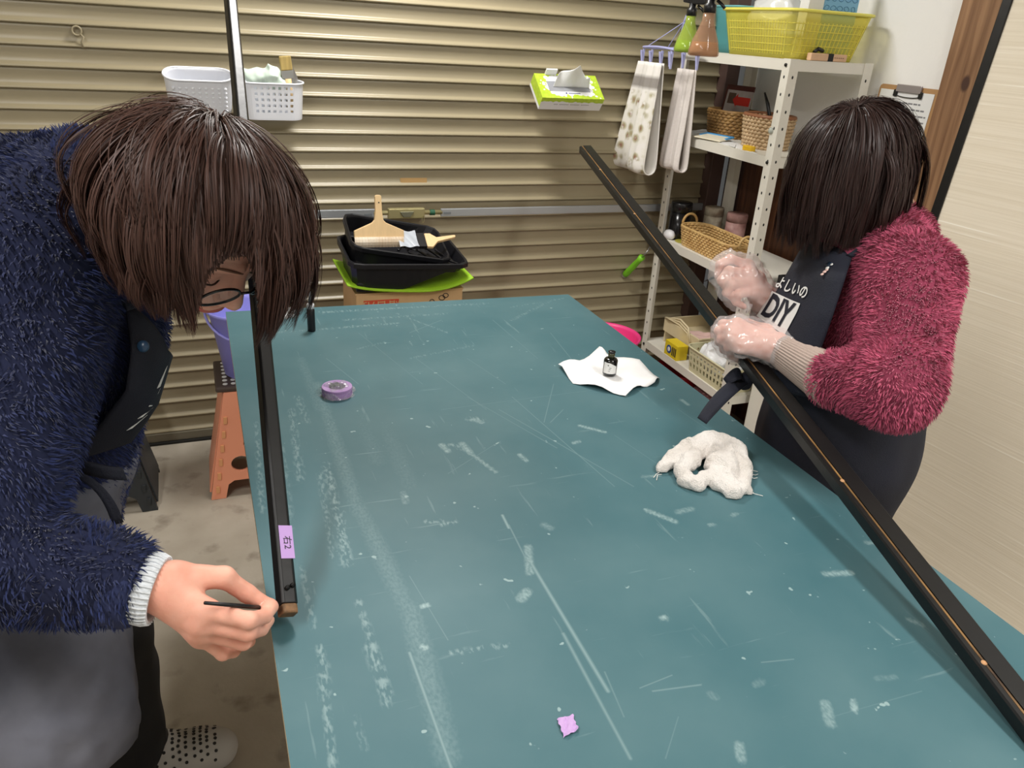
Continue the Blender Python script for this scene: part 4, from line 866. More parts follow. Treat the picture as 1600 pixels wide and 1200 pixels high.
# ---- woven baskets
def woven(name, c, hx, hy, r, h, mtl, label, rows=8, stakes=28, rim=None, flare=0.86, rod=0.0045, hnd=None, group=None):
    e = empty(name, c, label, 'basket', group); n = stakes * 4
    loop = resample(rrect(hx, hy, r, 8), n); dm = mat(mtl.name + '_floor', (96, 70, 44), 0.8)
    MB().prism([(c[0] + x * flare * 0.97, c[1] + y * flare * 0.97) for x, y in loop], c[2], c[2] + 0.003).build('basket_base', dm, e)
    for j in range(rows):
        t = (j + 0.5) / rows; s_ = flare + (1 - flare) * t; pts = []
        for i, (x, y) in enumerate(loop):
            k = math.cos(PI * i / 2 + (j % 2) * PI) * rod * 0.8; L_ = math.hypot(x, y); pts.append((c[0] + x * s_ + x / L_ * k, c[1] + y * s_ + y / L_ * k, c[2] + h * t))
        MB().tube(pts, h / rows * 0.56, 5, closed=True).build('weave_row', mtl, e, smooth=True)
    for i in range(0, n, 2):
        x, y = loop[i]; MB().tube([(c[0] + x * flare, c[1] + y * flare, c[2]), (c[0] + x, c[1] + y, c[2] + h)], rod * 0.55, 5).build('stake', mtl, e)
    MB().tube([(c[0] + x * 1.01, c[1] + y * 1.01, c[2] + h) for x, y in loop[::2]], rim[0] if rim else rod * 1.2, 7, closed=True).build('rim', rim[1] if rim else mtl, e, smooth=True)
    if hnd:
        for sy in (-1, 1):
            MB().tube([(c[0] + hnd[0] * math.cos(a), c[1] + sy * (hy + 0.006), c[2] + h + hnd[1] * math.sin(a)) for a in [PI * i / 12 for i in range(13)]], 0.005, 7).build('handle', mtl, e, smooth=True)
    return e
wk1 = mat('dark_wicker', (126, 92, 52), 0.5, rgb2=(176, 138, 84), vscale=30); wk2 = mat('pale_wicker', (172, 142, 106), 0.6, rgb2=(208, 182, 144), vscale=40); wk3 = mat('honey_wicker', (190, 150, 92), 0.5, rgb2=(216, 182, 122), vscale=30)
w1 = atz(1132, 208, LV[1]); w2_ = atz(1186, 222, LV[1]); w1.x += 0.03; w2_.x += 0.02
woven('wicker_basket', Vector((1.888, 2.55, LV[1])), 0.082, 0.092, 0.06, 0.092, wk1, 'dark round wicker basket at the back of the second shelf', 9, 26)
woven('wicker_basket', Vector((1.828, 2.275, LV[1])), 0.068, 0.085, 0.06, 0.105, wk2, 'pale wicker basket with smooth brown rim on the second shelf', 9, 28, rim=(0.007, mat('rim_leather', (140, 92, 62), 0.5)))
e = empty('seed_packet', (1.93, 2.55, LV[1] + 0.004), 'printed packet with red arrow standing in the dark wicker basket', 'packet')
PM = basis((1.905, 2.575, LV[1] + 0.10), (0.25, -1, 0.0), (0.16, 0.05, 1))
MB().box(-0.062, 0.062, -0.09, 0.078, -0.002, 0.002).build('packet_body', mat('packet_print', (196, 190, 188), 0.4, rgb2=(150, 134, 130), vscale=14), e, M=PM)
MB().box(-0.064, 0.064, 0.062, 0.080, -0.0024, 0.0024).build('header', mat('packet_maroon', (84, 36, 30), 0.4), e, M=PM)
MB().box(-0.064, -0.056, -0.09, 0.062, -0.0024, 0.0024).build('border', MATS['packet_maroon'], e, M=PM)
MB().prism([(-0.022, 0.028), (-0.002, 0.050), (-0.002, 0.040), (0.058, 0.040), (0.058, 0.010), (-0.002, 0.010), (-0.002, 0.004)], 0.0022, 0.0032, PM).build('red_arrow', mat('arrow_red', (206, 46, 34), 0.45), e)
MB().box(-0.046, -0.012, 0.014, 0.052, 0.0022, 0.0028).build('picture', mat('packet_brown', (96, 74, 62), 0.5), e, M=PM)
for k in range(3): MB().bar((-0.05 + k * 0.012, -0.03, 0.0026), (-0.044 + k * 0.012, -0.022, 0.0026), 0.003, 0.0004).build('print_mark', MATS['packet_maroon'], e, M=PM)
tag(MB().tube([(1.835, 2.262, LV[1] + 0.06), (1.83, 2.30, LV[1] + 0.14), (1.826, 2.322, LV[1] + 0.175)], [0.006, 0.006, 0.003], 8).build('marker_pen', black_pl, smooth=True), 'black pen sticking up from the pale wicker basket', 'pen')
# papers and tray at the front
pz = LV[1]
for k, (q, z) in enumerate(((((1068, 207), (1110, 200), (1160, 228), (1130, 240)), 0.001), (((1080, 204), (1125, 204), (1150, 226), (1118, 230)), 0.003))):
    vs = [atz(x, y, pz + z) for x, y in q]
    for v in vs: v.x = max(v.x, SX0 + 0.004)
    tag(MB().prism([(v.x, v.y) for v in vs], pz + z - 0.0008, pz + z + 0.0006).build('paper_sheet', label_w), ['larger white paper sheet at the front of the second shelf', 'upper white paper sheet beneath the blue framed tablet'][k], 'paper')
TMx = basis(atz(1113, 215, pz + 0.010), (0.25, -1, 0.0), (0.95, 0.25, 0.12)); e = empty('drawing_tablet', TMx.translation, 'blue framed white drawing tablet lying on papers', 'tablet')
MB().box(-0.062, 0.062, -0.030, 0.040, -0.003, 0.002).build('tablet_back', mat('tablet_cream', (228, 220, 196), 0.5), e, M=TMx, bevel=0.002)
for bxx in ((-0.064, 0.064, 0.034, 0.044), (-0.064, -0.055, -0.0, 0.0335), (0.055, 0.064, -0.0, 0.0335)): MB().box(*bxx, -0.001, 0.005).build('blue_frame', mat('frame_blue', (72, 146, 200), 0.4), e, M=TMx, bevel=0.002)
ypos = atz(1183, 236, LV[1]); tag(MB().box(SX0 + 0.008, SX0 + 0.03, ypos.y - 0.022, ypos.y + 0.022, LV[1] + 0.0005, LV[1] + 0.017).build('yellow_eraser', mat('yellow_rubber', (232, 186, 40), 0.5), bevel=0.003), 'small yellow block at the front edge of the second shelf', 'block')
# ---- third level
def can(px, py, r, h, m, label, lid, yo=None):
    o = atz(px, py, LV[2]) if yo is None else Vector((yo[0], yo[1], LV[2])); e = empty('canister', o, label, 'canister')
    MB().lathe([(r * 0.96, 0), (r, 0.003), (r, h * 0.74)], 28, o).build('can_body', m, e, smooth=True)
    MB().lathe([(r * 1.02, h * 0.742), (r * 1.02, h * 0.97), (r * 0.97, h), (0, h)], 28, o).build('lid', lid, e, smooth=True)
fl1 = mat('marbled_paper', (206, 198, 178), 0.55, rgb2=(150, 132, 112), vscale=38, detail=6); fl2 = mat('rose_paper', (182, 144, 136), 0.55, rgb2=(140, 96, 90), vscale=34, detail=6)
can(0, 0, 0.041, 0.142, mat('gloss_black', (18, 18, 20), 0.2), 'black canister at the far end of the third shelf', mat('gloss_black2', (24, 24, 26), 0.25), (1.757, 2.610))
can(0, 0, 0.037, 0.125, fl1, 'cream marbled paper canister on the third shelf', fl1, (1.895, 2.585))
can(0, 0, 0.039, 0.125, fl2, 'rose marbled paper canister on the third shelf', fl2, (1.925, 2.475))
woven('wicker_tray', Vector((1.768, 2.375, LV[2])), 0.062, 0.175, 0.055, 0.072, wk3, 'honey oval wicker basket with two handles on the third shelf', 8, 40, hnd=(0.032, 0.036), flare=0.9)
tag(MB().lathe([(0.012, 0), (0.020, 0.008), (0.021, 0.020), (0.014, 0.032), (0.004, 0.036)], 16, (1.712, 2.60, LV[2]), 1.0, 1.4).build('round_ornament', white_pl, smooth=True), 'small white rounded ornament at the front of the third shelf', 'ornament')
tag(MB().lathe([(0.0, 0.0), (0.032, 0.0), (0.034, 0.003), (0.028, 0.004), (0, 0.002)], 24, (1.745, 2.545, LV[2] + 0.0005)).build('olive_dish', mat('olive_lid', (176, 166, 70), 0.5), smooth=True), 'flat olive yellow dish lying near the black canister', 'dish')
# things on a low cupboard nearer the camera, right of the near post
cab = empty('low_cupboard', (1.90, 1.90, 0), 'low white cupboard beside the shelf behind the woman in pink', 'cupboard')
MB().box(1.79, 2.035, 1.805, 2.035, 0.04, 0.66).build('cupboard_body', ivory, cab, bevel=0.004)
MB().box(1.775, 1.789, 1.815, 2.03, 0.05, 0.65).build('cupboard_door', ivory, cab, bevel=0.003)
MB().box(1.785, 2.036, 1.80, 2.037, 0.6605, 0.68).build('cupboard_top', label_w, cab, bevel=0.003)
e = empty('parts_case', (1.89, 1.93, 0.68), 'clear plastic parts case with yellow lid marker behind the apron', 'case')
MB().box(1.83, 2.00, 1.83, 2.01, 0.681, 0.775).build('case_body', film('case_film', (222, 226, 228), 0.4, 0.15, 0.7), e, bevel=0.006)
MB().box(1.825, 2.005, 1.825, 2.015, 0.776, 0.788).build('case_lid', film('case_film2', (226, 230, 232), 0.5, 0.15, 0.7), e, bevel=0.004)
tag(MB().box(1.80, 1.828, 1.86, 2.0, 0.7885, 0.802).build('yellow_level', mat('yellow_paint', (226, 176, 44), 0.45), bevel=0.003, M=Matrix.Translation((0.05, 0.0, 0.0005))), 'yellow marker lying on the clear parts case', 'marker')
tag(MB().box(1.788, 1.826, 1.96, 2.03, 0.681, 0.745).build('black_case', mat('matt_black', (20, 20, 22), 0.5), bevel=0.003), 'small black box beside the clear parts case', 'box')
# ---- lowest level
pwood = mat('ivory_wood', (222, 206, 168), 0.6, var=0.05, vscale=20)
e = empty('letter_tray', (1.80, 2.5, LV[3]), 'cream wooden letter tray with bent handles on the lowest shelf', 'tray')
z0 = LV[3] + 0.0005
MB().box(1.762, 1.985, 2.36, 2.60, z0 + 0.05, z0 + 0.056).build('tray_floor', pwood, e)
MB().box(1.762, 1.985, 2.352, 2.3598, z0 + 0.0, z0 + 0.105).build('tray_side', pwood, e, bevel=0.002); MB().box(1.762, 1.985, 2.6005, 2.608, z0, z0 + 0.105).build('tray_side', pwood, e, bevel=0.002)
MB().box(1.754, 1.7615, 2.352, 2.608, z0 + 0.05, z0 + 0.105).build('tray_side', pwood, e, bevel=0.002)
for k in range(3):
    MB().tube([(1.752 - 0.004 * k, 2.60 - 0.01 * k, z0 + 0.108 + 0.004 * k), (1.758, 2.50, z0 + 0.135 - 0.012 * k), (1.752, 2.43, z0 + 0.125 - 0.012 * k), (1.749, 2.40, z0 + 0.075)], 0.004, 6).build('bent_handle', pwood, e, smooth=True)
V, F = nets(lambda P: smin(s_cap(P, (1.79, 2.47, z0 + 0.075), (1.88, 2.42, z0 + 0.08), .016, .02), s_cap(P, (1.79, 2.44, z0 + 0.075), (1.84, 2.39, z0 + 0.08), .014, .014), .01) + 0.012 * vnoise(P, 40), (1.765, 2.362, z0 + 0.0565), (1.92, 2.51, z0 + 0.115), 0.004)
tag(np_mesh('pink_cloth', V, F, mat('pale_pink', (226, 190, 180), 0.8)), 'pale pink crumpled cloth in the cream letter tray', 'cloth')
yq = atz(1064, 556, LV[3]); e = empty('yellow_carton', (1.72, yq.y, LV[3]), 'small yellow carton with blue round emblem on the lowest shelf', 'box')
MB().box(1.695, 1.745, yq.y - 0.045, yq.y + 0.045, z0, z0 + 0.06).build('carton', mat('carton_yellow', (226, 200, 40), 0.5), e, bevel=0.001)
EM = Matrix.Translation((1.6945, yq.y + 0.012, z0 + 0.03)) @ Matrix.Rotation(-PI / 2, 4, 'Y')
MB().lathe([(0, 0.0012), (0.017, 0.001), (0.0172, 0)], 24, M=EM).build('emblem', mat('emblem_blue', (44, 78, 140), 0.5), e)
MB().lathe([(0, 0.0018), (0.009, 0.0016), (0.0092, 0.001)], 20, M=EM).build('emblem_centre', label_w, e)
for k in range(3): MB().box(1.6942, 1.6949, yq.y - 0.038 + 0.011 * k, yq.y - 0.031 + 0.011 * k, z0 + 0.012, z0 + 0.047).build('print_mark', mat('carton_ink', (60, 52, 30), 0.6), e)
cq = Vector((1.765, 2.205, LV[3] + 0.001)); crm = mat('cream_plastic', (216, 210, 172), 0.45)
e = empty('cream_basket', cq, 'cream slotted plastic basket on the lowest shelf', 'basket')
basket_shell(cq, 0.072, 0.135, 0.025, 0.095, 0.9, 132, 11, lambda i, j, x, y: i % 4 in (1, 2) and j in (2, 3, 5, 6, 8)).build('basket_body', crm, e, solid=0.002)
rim_tube(cq, 0.074, 0.137, 0.027, 0.095, 0.0035).build('rim', crm, e, smooth=True)
V, F = nets(lambda P: smax(s_ell(P, (1.765, 2.21, z0 + 0.07), (.062, .11, .07)) + 0.05 * np.abs(vnoise(P, 26)) - 0.006, -(P[..., 2] - z0 - 0.012), .004), (1.69, 2.07, z0 + 0.005), (1.84, 2.34, z0 + 0.16), 0.005)
tag(np_mesh('plastic_bag', V, F, mat('bag_white', (236, 236, 236), 0.35, spec=0.6)), 'crumpled white plastic bag in the cream slotted basket', 'bag')
# ---- floor things glimpsed past the table edge
rb_ = Vector((1.81, 2.52, 0.0)); tag(MB().lathe([(0.0, 0.004), (0.07, 0.0), (0.10, 0.185), (0.108, 0.19), (0.096, 0.186), (0.068, 0.006), (0, 0.006)], 32, rb_).build('red_tub', mat('red_plastic', (190, 30, 44), 0.4), smooth=True), 'red plastic tub on the floor under the shelf', 'tub')
V, F = nets(lambda P: s_ell(P, (1.80, 2.29, 0.100), (.095, .100, .100)) + 0.02 * vnoise(P, 22) + 0.004 * np.sin(P[..., 1] * 420), (1.68, 2.16, 0.001), (1.92, 2.41, 0.215), 0.005)
tag(np_mesh('knitted_bundle', V, F, mat('maroon_knit', (132, 64, 74), 0.9, rgb2=(186, 150, 150), vscale=60, bump=0.6, bscale=300)), 'maroon knitted bundle on the floor under the shelf', 'cloth')
pk = Vector((1.315, 2.32, 0.0)); e = empty('pink_bucket', pk, 'bright pink plastic bucket on the floor past the table corner', 'bucket')
MB().lathe([(0, 0.004), (0.10, 0), (0.105, 0.004), (0.124, 0.445), (0.131, 0.45), (0.133, 0.457), (0.128, 0.459), (0.120, 0.447), (0.10, 0.008), (0, 0.008)], 40, pk).build('bucket_body', mat('hot_pink', (232, 62, 132), 0.4), e, smooth=True)
# ---- towel on a peg hanger, roller handle
lav = mat('lavender_plastic', (178, 180, 226), 0.4)
h0 = Vector((1.605, 2.595, 1.405)); e = empty('peg_hanger', h0, 'lavender peg hanger hooked on the shelf corner', 'hanger')
hx, hy = 0.055, 0.125
loop = [(h0.x + x, h0.y + y, h0.z + 0.010 * math.cos(y * 9)) for x, y in resample(rrect(hx, hy, 0.03), 40)]
MB().tube(loop, 0.0042, 8, closed=True).build('hanger_frame', lav, e, smooth=True)
for yy in (-0.06, 0.06): MB().tube([(h0.x - hx, h0.y + yy, h0.z + 0.008), (h0.x + hx, h0.y + yy, h0.z + 0.008)], 0.003, 6).build('cross_bar', lav, e)
apex = Vector((1.645, 2.60, 1.50))
for (sx, sy) in ((-1, -1), (1, -1), (-1, 1), (1, 1)): MB().tube([(h0.x + sx * hx * 0.8, h0.y + sy * hy * 0.8, h0.z + 0.006), tuple(apex)], 0.0015, 5).build('stay', lav, e)
MB().tube([apex, apex + Vector((0.01, 0, 0.03)), apex + Vector((0.03, 0.004, 0.065)), apex + Vector((0.055, 0.005, 0.085)), apex + Vector((0.082, 0.006, 0.075)), apex + Vector((0.088, 0.006, 0.05))], 0.0042, 8).build('hook', lav, e, smooth=True)
tw_top = h0.z - 0.045
for k, (sx, yy) in enumerate(((-1, 0.10), (-1, 0.04), (-1, -0.03), (-1, -0.095), (1, 0.09), (1, 0.0), (1, -0.09))):
    p = Vector((h0.x + sx * hx, h0.y + yy, h0.z - 0.004)); pg = MB()
    MB().bar(p + Vector((0.004, 0.002, 0.004)), p + Vector((0.0, -0.002, -0.052)), 0.009, 0.004).build('peg', lav, e, bevel=0.001)
    MB().bar(p + Vector((-0.008, 0.0, 0.0)), p + Vector((0.003, 0.002, -0.052)), 0.009, 0.004).build('peg', lav, e, bevel=0.001)
def floral():
    m = bpy.data.materials.new('floral_towel'); m.use_nodes = True; nt = m.node_tree; N = nt.nodes; L = nt.links; b = N['Principled BSDF']
    tc = N.new('ShaderNodeAttribute'); tc.attribute_name = 'tint'; sp = N.new('ShaderNodeSeparateColor'); L.new(tc.outputs['Color'], sp.inputs[0])
    vo = N.new('ShaderNodeTexVoronoi'); vo.inputs['Scale'].default_value = 26; t2 = N.new('ShaderNodeTexCoord'); L.new(t2.outputs['Object'], vo.inputs['Vector'])
    rp = N.new('ShaderNodeValToRGB'); L.new(vo.outputs['Distance'], rp.inputs[0]); e_ = rp.color_ramp.elements
    e_[0].position = 0.10; e_[0].color = lin((150, 112, 92)) + (1,); e_[1].position = 0.5; e_[1].color = lin((232, 228, 218)) + (1,); q = rp.color_ramp.elements.new(0.28); q.color = lin((176, 168, 134)) + (1,)
    nz = N.new('ShaderNodeTexNoise'); nz.inputs['Scale'].default_value = 30; L.new(t2.outputs['Object'], nz.inputs['Vector'])
    n2 = N.new('ShaderNodeMapRange'); L.new(nz.outputs[0], n2.inputs[0]); n2.inputs[1].default_value = 0.36; n2.inputs[2].default_value = 0.48
    ml = N.new('ShaderNodeMath'); ml.operation = 'MULTIPLY'; L.new(n2.outputs[0], ml.inputs[0]); L.new(sp.outputs['Green'], ml.inputs[1])
    m1 = N.new('ShaderNodeMix'); m1.data_type = 'RGBA'; L.new(ml.outputs[0], m1.inputs['Factor']); m1.inputs['A'].default_value = lin((236, 232, 226)) + (1,); L.new(rp.outputs[0], m1.inputs['B'])
    m2 = N.new('ShaderNodeMix'); m2.data_type = 'RGBA'; L.new(sp.outputs['Red'], m2.inputs['Factor']); L.new(m1.outputs['Result'], m2.inputs['A']); m2.inputs['B'].default_value = lin((150, 144, 138)) + (1,)
    L.new(m2.outputs['Result'], b.inputs['Base Color']); b.inputs['Roughness'].default_value = 0.95; return m
def towel(name, label, x0, yc, hw, ztop, zbot, gap, m, ripple, seed, band=True, slant=0.0):
    nu, nv = 40, 60; V = []; col = []
    for j in range(nv + 1):
        v = j / nv; L_ = 2 * (ztop - zbot) + PI * gap / 2; s_ = v * L_
        if s_ < ztop - zbot: z = ztop - s_; off = -gap / 2; bt_ = 0
        elif s_ < ztop - zbot + PI * gap / 2: a = (s_ - (ztop - zbot)) / (gap / 2); z = zbot - gap / 2 * math.sin(a); off = -gap / 2 * math.cos(a); bt_ = 1
        else: z = zbot + (s_ - (ztop - zbot) - PI * gap / 2); off = gap / 2; bt_ = 0
        k = (ztop - z) / (ztop - zbot)
        for i in range(nu + 1):
            u = i / nu; spread = 0.80 + 0.30 * k; y = yc + (u - 0.5) * 2 * hw * spread + slant * k
            x = x0 + off * (0.25 + 0.75 * min(1, k * 1.1)) + ripple * math.sin(u * 9.5 + seed + k * 1.2) * (0.5 + 0.5 * k) + ripple * 0.4 * math.sin(u * 23 + seed)
            V.append((x, y, z)); fr_ = v < 0.52
            col.append((1.0 if band and 0.055 < v < 0.115 else 0.0, 1.0 if band and 0.13 < v < 0.5 and fr_ else 0.0, 0, 1))
    F = [(j * (nu + 1) + i, j * (nu + 1) + i + 1, (j + 1) * (nu + 1) + i + 1, (j + 1) * (nu + 1) + i) for j in range(nv) for i in range(nu)]
    o = np_mesh(name, V, F, m); set_vcol(o.data, col); md = o.modifiers.new('solid', 'SOLIDIFY'); md.thickness = 0.004
    return tag(o, label, 'towel')
towel('hand_towel', 'white hand towel with grey stripe and brown flowers on the peg hanger', 1.545, 2.620, 0.090, 1.364, 1.005, 0.055, floral(), 0.010, 0.4, True, 0.035)
towel('hand_towel', 'plain off white towel hanging nearest the shelf post', 1.648, 2.545, 0.058, 1.350, 1.02, 0.04, mat('plain_towel', (222, 214, 208), 0.95, bump=0.4, bscale=200), 0.008, 2.0, False, 0.0)
rh = atx(988, 414, 1.615); e = empty('roller_handle', rh, 'lime green roller handle with bent steel rod hung on the shelf post', 'paint roller')
ra_, rb2 = atx(976, 430, 1.615), atx(1003, 402, 1.628)
MB().tube([ra_, ra_.lerp(rb2, 0.12), ra_.lerp(rb2, 0.5), ra_.lerp(rb2, 0.85), rb2], [0.012, 0.014, 0.013, 0.0115, 0.014], 14).build('grip', mat('lime_grip', (128, 204, 44), 0.4), e, smooth=True)
MB().lathe([(0, -0.003), (0.0125, -0.003), (0.0125, 0.004)], 14, M=basis(ra_, *[(lambda d: (d[1], d[2]))(frame(rb2 - ra_))][0]).to_4x4() @ Matrix.Rotation(0, 4, 'X')).build('grip_end', mat('grey_cap', (150, 140, 132), 0.5), e)
MB().tube([rb2, rb2.lerp(atx(1014, 390, 1.645), 0.9), atx(1014, 386, 1.665), Vector((1.686, rb2.y - 0.03, rb2.z + 0.03))], 0.003, 8).build('steel_rod', steel, e, smooth=True)
# ================================================================== CLIPBOARD AND LEANING SCREENS
CX = XW - 0.012
cc_ = atx(1425, 140, CX); CM = basis((CX, (2.032 + 1.799) / 2, 1.357), (0, -1, 0.0), (0.045, 0, 1)); e = empty('clipboard', (CX, 1.915, 1.2), 'brown clipboard with a handwritten sheet hanging on the white wall', 'clipboard')
MB().prism(rrect(0.118, 0.155, 0.012), -0.0025, 0.0, CM @ Matrix.Translation((0, -0.155, 0))).build('board', mat('hardboard', (176, 136, 92), 0.55), e)
ps = MB().box(-0.110, 0.098, -0.300, -0.014, 0.0004, 0.0012).build('paper', label_w, e, M=CM)
MB().box(-0.045, 0.050, -0.018, 0.004, 0.0014, 0.008).build('clip_bar', mat('clip_steel', (168, 160, 162), 0.35, metal=0.6), e, M=CM, bevel=0.002)
for sx in (-1, 1): MB().box(0.002 + sx * 0.048 - 0.007, 0.002 + sx * 0.048 + 0.007, -0.032, -0.012, 0.0014, 0.007).build('clip_jaw', black_pl, e, M=CM, bevel=0.002)
MB().tube([CM @ Vector((0.002 + 0.044 * math.cos(a), -0.026 - 0.006 * math.sin(a), 0.004)) for a in [PI * i / 10 for i in range(11)]], 0.0014, 6).build('clip_wire', black_pl, e)
pg = mat('pencil_grey', (128, 128, 130), 0.8); rnd = random.Random(4)
for r_ in range(15):
    y = -0.05 - r_ * 0.0165; x = -0.052 if r_ < 5 else (0.0 if r_ % 7 in (5, 6, 0, 1) else -0.06)
    while x < 0.086:
        w_ = rnd.uniform(0.006, 0.022)
        if rnd.random() < 0.82 and x + w_ < 0.09: relink(MB().box(x, x + w_, y, y + 0.0045, 0.0013, 0.0016).build('writing', pg, e, M=CM), ps).matrix_parent_inverse = Matrix.Identity(4)
        x += w_ + 0.003
for (a, b) in (((-0.098, -0.045), (-0.062, -0.045)), ((-0.062, -0.045), (-0.062, -0.085)), ((-0.062, -0.085), (-0.098, -0.085)), ((-0.098, -0.085), (-0.098, -0.045))):
    relink(MB().bar((a[0], a[1], 0.0015), (b[0], b[1], 0.0015), 0.0014, 0.0004).build('writing', pg, e, M=CM), ps).matrix_parent_inverse = Matrix.Identity(4)
def paper_mat():
    m = mat('fusuma_paper', (228, 217, 196), 0.75, spec=0.25); nt = m.node_tree; N = nt.nodes; L = nt.links; b = N['Principled BSDF']; tc = N.new('ShaderNodeTexCoord')
    mp = N.new('ShaderNodeMapping'); mp.inputs['Scale'].default_value = (5, 1, 130); L.new(tc.outputs['Object'], mp.inputs[0])
    nz = N.new('ShaderNodeTexNoise'); nz.inputs['Scale'].default_value = 1.6; nz.inputs['Detail'].default_value = 5; L.new(mp.outputs[0], nz.inputs['Vector'])
    rp = N.new('ShaderNodeValToRGB'); L.new(nz.outputs[0], rp.inputs[0]); rp.color_ramp.elements[0].position = 0.35; rp.color_ramp.elements[0].color = lin((222, 211, 190)) + (1,)
    rp.color_ramp.elements[1].position = 0.66; rp.color_ramp.elements[1].color = lin((232, 222, 203)) + (1,); q = rp.color_ramp.elements.new(0.73); q.color = lin((248, 243, 230)) + (1,)
    L.new(rp.outputs[0], b.inputs['Base Color']); bp = N.new('ShaderNodeBump'); bp.inputs['Strength'].default_value = 0.25; bp.inputs['Distance'].default_value = 0.002; L.new(nz.outputs[0], bp.inputs['Height']); L.new(bp.outputs[0], b.inputs['Normal'])
    return m
pm = paper_mat()
def screen(foot, top_dx, H, Wd, label, rot):
    lean = math.atan2(top_dx, H); d = Vector((math.sin(rot), -math.cos(rot), 0)); up = Vector((math.sin(lean), 0, math.cos(lean)))
    M = basis(foot, d, up)            # x along the width towards the camera, y up, z out to the room
    e = empty('sliding_screen', foot, label, 'screen')
    nrm = M.to_3x3() @ Vector((0, 0, 1)); zo = 1 if nrm.x < 0 else -1
    o = MB().box(0.026, Wd - 0.026, -0.006, 0.006, 0.03, H - 0.03).build('paper_panel', pm, e); o.data.transform(M @ Matrix(((1, 0, 0, 0), (0, 0, 1, 0), (0, 1, 0, 0), (0, 0, 0, 1))).to_4x4() @ Matrix.Identity(4))
    for bxx in ((0, 0.026, 0, H), (Wd - 0.026, Wd, 0, H), (0.0262, Wd - 0.0262, 0, 0.03), (0.0262, Wd - 0.0262, H - 0.03, H)): MB().box(*bxx, -0.011, 0.011).build('frame_bar', lacq, e, M=M, bevel=0.002)
    return e
screen(Vector((1.800, 1.578, 0.0)), 0.150, 1.80, 0.91, 'cream papered sliding screen with black frame leaning at the right', math.radians(5.5))
screen(Vector((1.872, 1.622, 0.0)), 0.135, 1.80, 0.60, 'second black framed screen hidden behind the front cream screen', math.radians(3.0))
# ================================================================== PEOPLE: shared builders
A3 = np.array
def skin_mat(name, rgb, rgb2): return mat(name, rgb, 0.5, spec=0.35, rgb2=rgb2, vscale=28, sss=0.12, bump=0.08, bscale=260)
def hand_sdf(P, wrist, fore, fingers, thumb, k=0.006, grow=0.0):
    """wrist, fore: points of the forearm; fingers: list of [mcp,pip,dip,tip]; thumb: [cmc,mcp,ip,tip]"""
    d = s_cap(P, fore, wrist, 0.029 + grow, 0.0255 + grow)
    n = len(fingers)
    for i, f in enumerate(fingers):
        t = i / (n - 1); base = A3(wrist) 
        d = smin(d, s_cap(P, base, f[0], 0.0215 + grow, 0.0125 + grow), 0.014)
    for i in range(n - 1): d = smin(d, s_cap(P, fingers[i][0], fingers[i + 1][0], 0.0115 + grow, 0.0115 + grow), 0.010)
    for i, f in enumerate(fingers):
        s_ = (1.0, 1.03, 0.98, 0.86)[i]
        g = s_cap(P, f[0], f[1], 0.0115 * s_ + grow, 0.0095 * s_ + grow); g = smin(g, s_cap(P, f[1], f[2], 0.0098 * s_ + grow, 0.0083 * s_ + grow), 0.004); g = smin(g, s_cap(P, f[2], f[3], 0.0083 * s_ + grow, 0.0072 * s_ + grow), 0.003)
        d = smin(d, g, k)
    g = s_cap(P, wrist, thumb[0], 0.020 + grow, 0.017 + grow); g = smin(g, s_cap(P, thumb[0], thumb[1], 0.016 + grow, 0.0125 + grow), 0.008)
    g = smin(g, s_cap(P, thumb[1], thumb[2], 0.0118 + grow, 0.0105 + grow), 0.005); g = smin(g, s_cap(P, thumb[2], thumb[3], 0.0105 + grow, 0.0082 + grow), 0.004)
    return smin(d, g, k * 1.3)
def bbox(pts, m):
    q = np.array([tuple(p) for p in pts]); return q.min(0) - m, q.max(0) + m
def head_sdf(P, c, s, f, u):
    R = A3([s, f, u]); q = (P - A3(c)) @ R.T.astype(np.float32)
    E = lambda cc, r: s_ell(q, cc, r)
    d = E((0, -0.002, 0.016), (0.072, 0.090, 0.084))
    d = smin(d, E((0, 0.026, -0.045), (0.056, 0.058, 0.070)), 0.03)
    d = smin(d, E((0, 0.052, -0.096), (0.026, 0.024, 0.020)), 0.03)                # chin
    for sx in (-1, 1):
        d = smin(d, E((sx * 0.036, 0.058, -0.038), (0.022, 0.020, 0.022)), 0.02)      # cheek
        d = smin(d, E((sx * 0.074, -0.008, -0.020), (0.008, 0.018, 0.030)), 0.006)    # ear
        d = smin(d, s_cap(q, (sx * 0.014, 0.090, 0.022), (sx * 0.045, 0.078, 0.020), 0.008, 0.007), 0.012)   # brow
        d = smax(d, -E((sx * 0.031, 0.098, 0.000), (0.020, 0.013, 0.013)), 0.010)     # socket
        d = smin(d, E((sx * 0.031, 0.074, -0.001), (0.0145, 0.0135, 0.0115)), 0.003)  # eyelid
    d = smin(d, s_cap(q, (0, 0.086, 0.006), (0, 0.104, -0.034), 0.0075, 0.0105), 0.009)
    for sx in (-1, 1): d = smin(d, E((sx * 0.011, 0.095, -0.038), (0.008, 0.009, 0.007)), 0.006)
    d = smin(d, E((0, 0.086, -0.064), (0.022, 0.010, 0.006)), 0.006); d = smin(d, E((0, 0.084, -0.074), (0.019, 0.010, 0.0065)), 0.006)
    return d
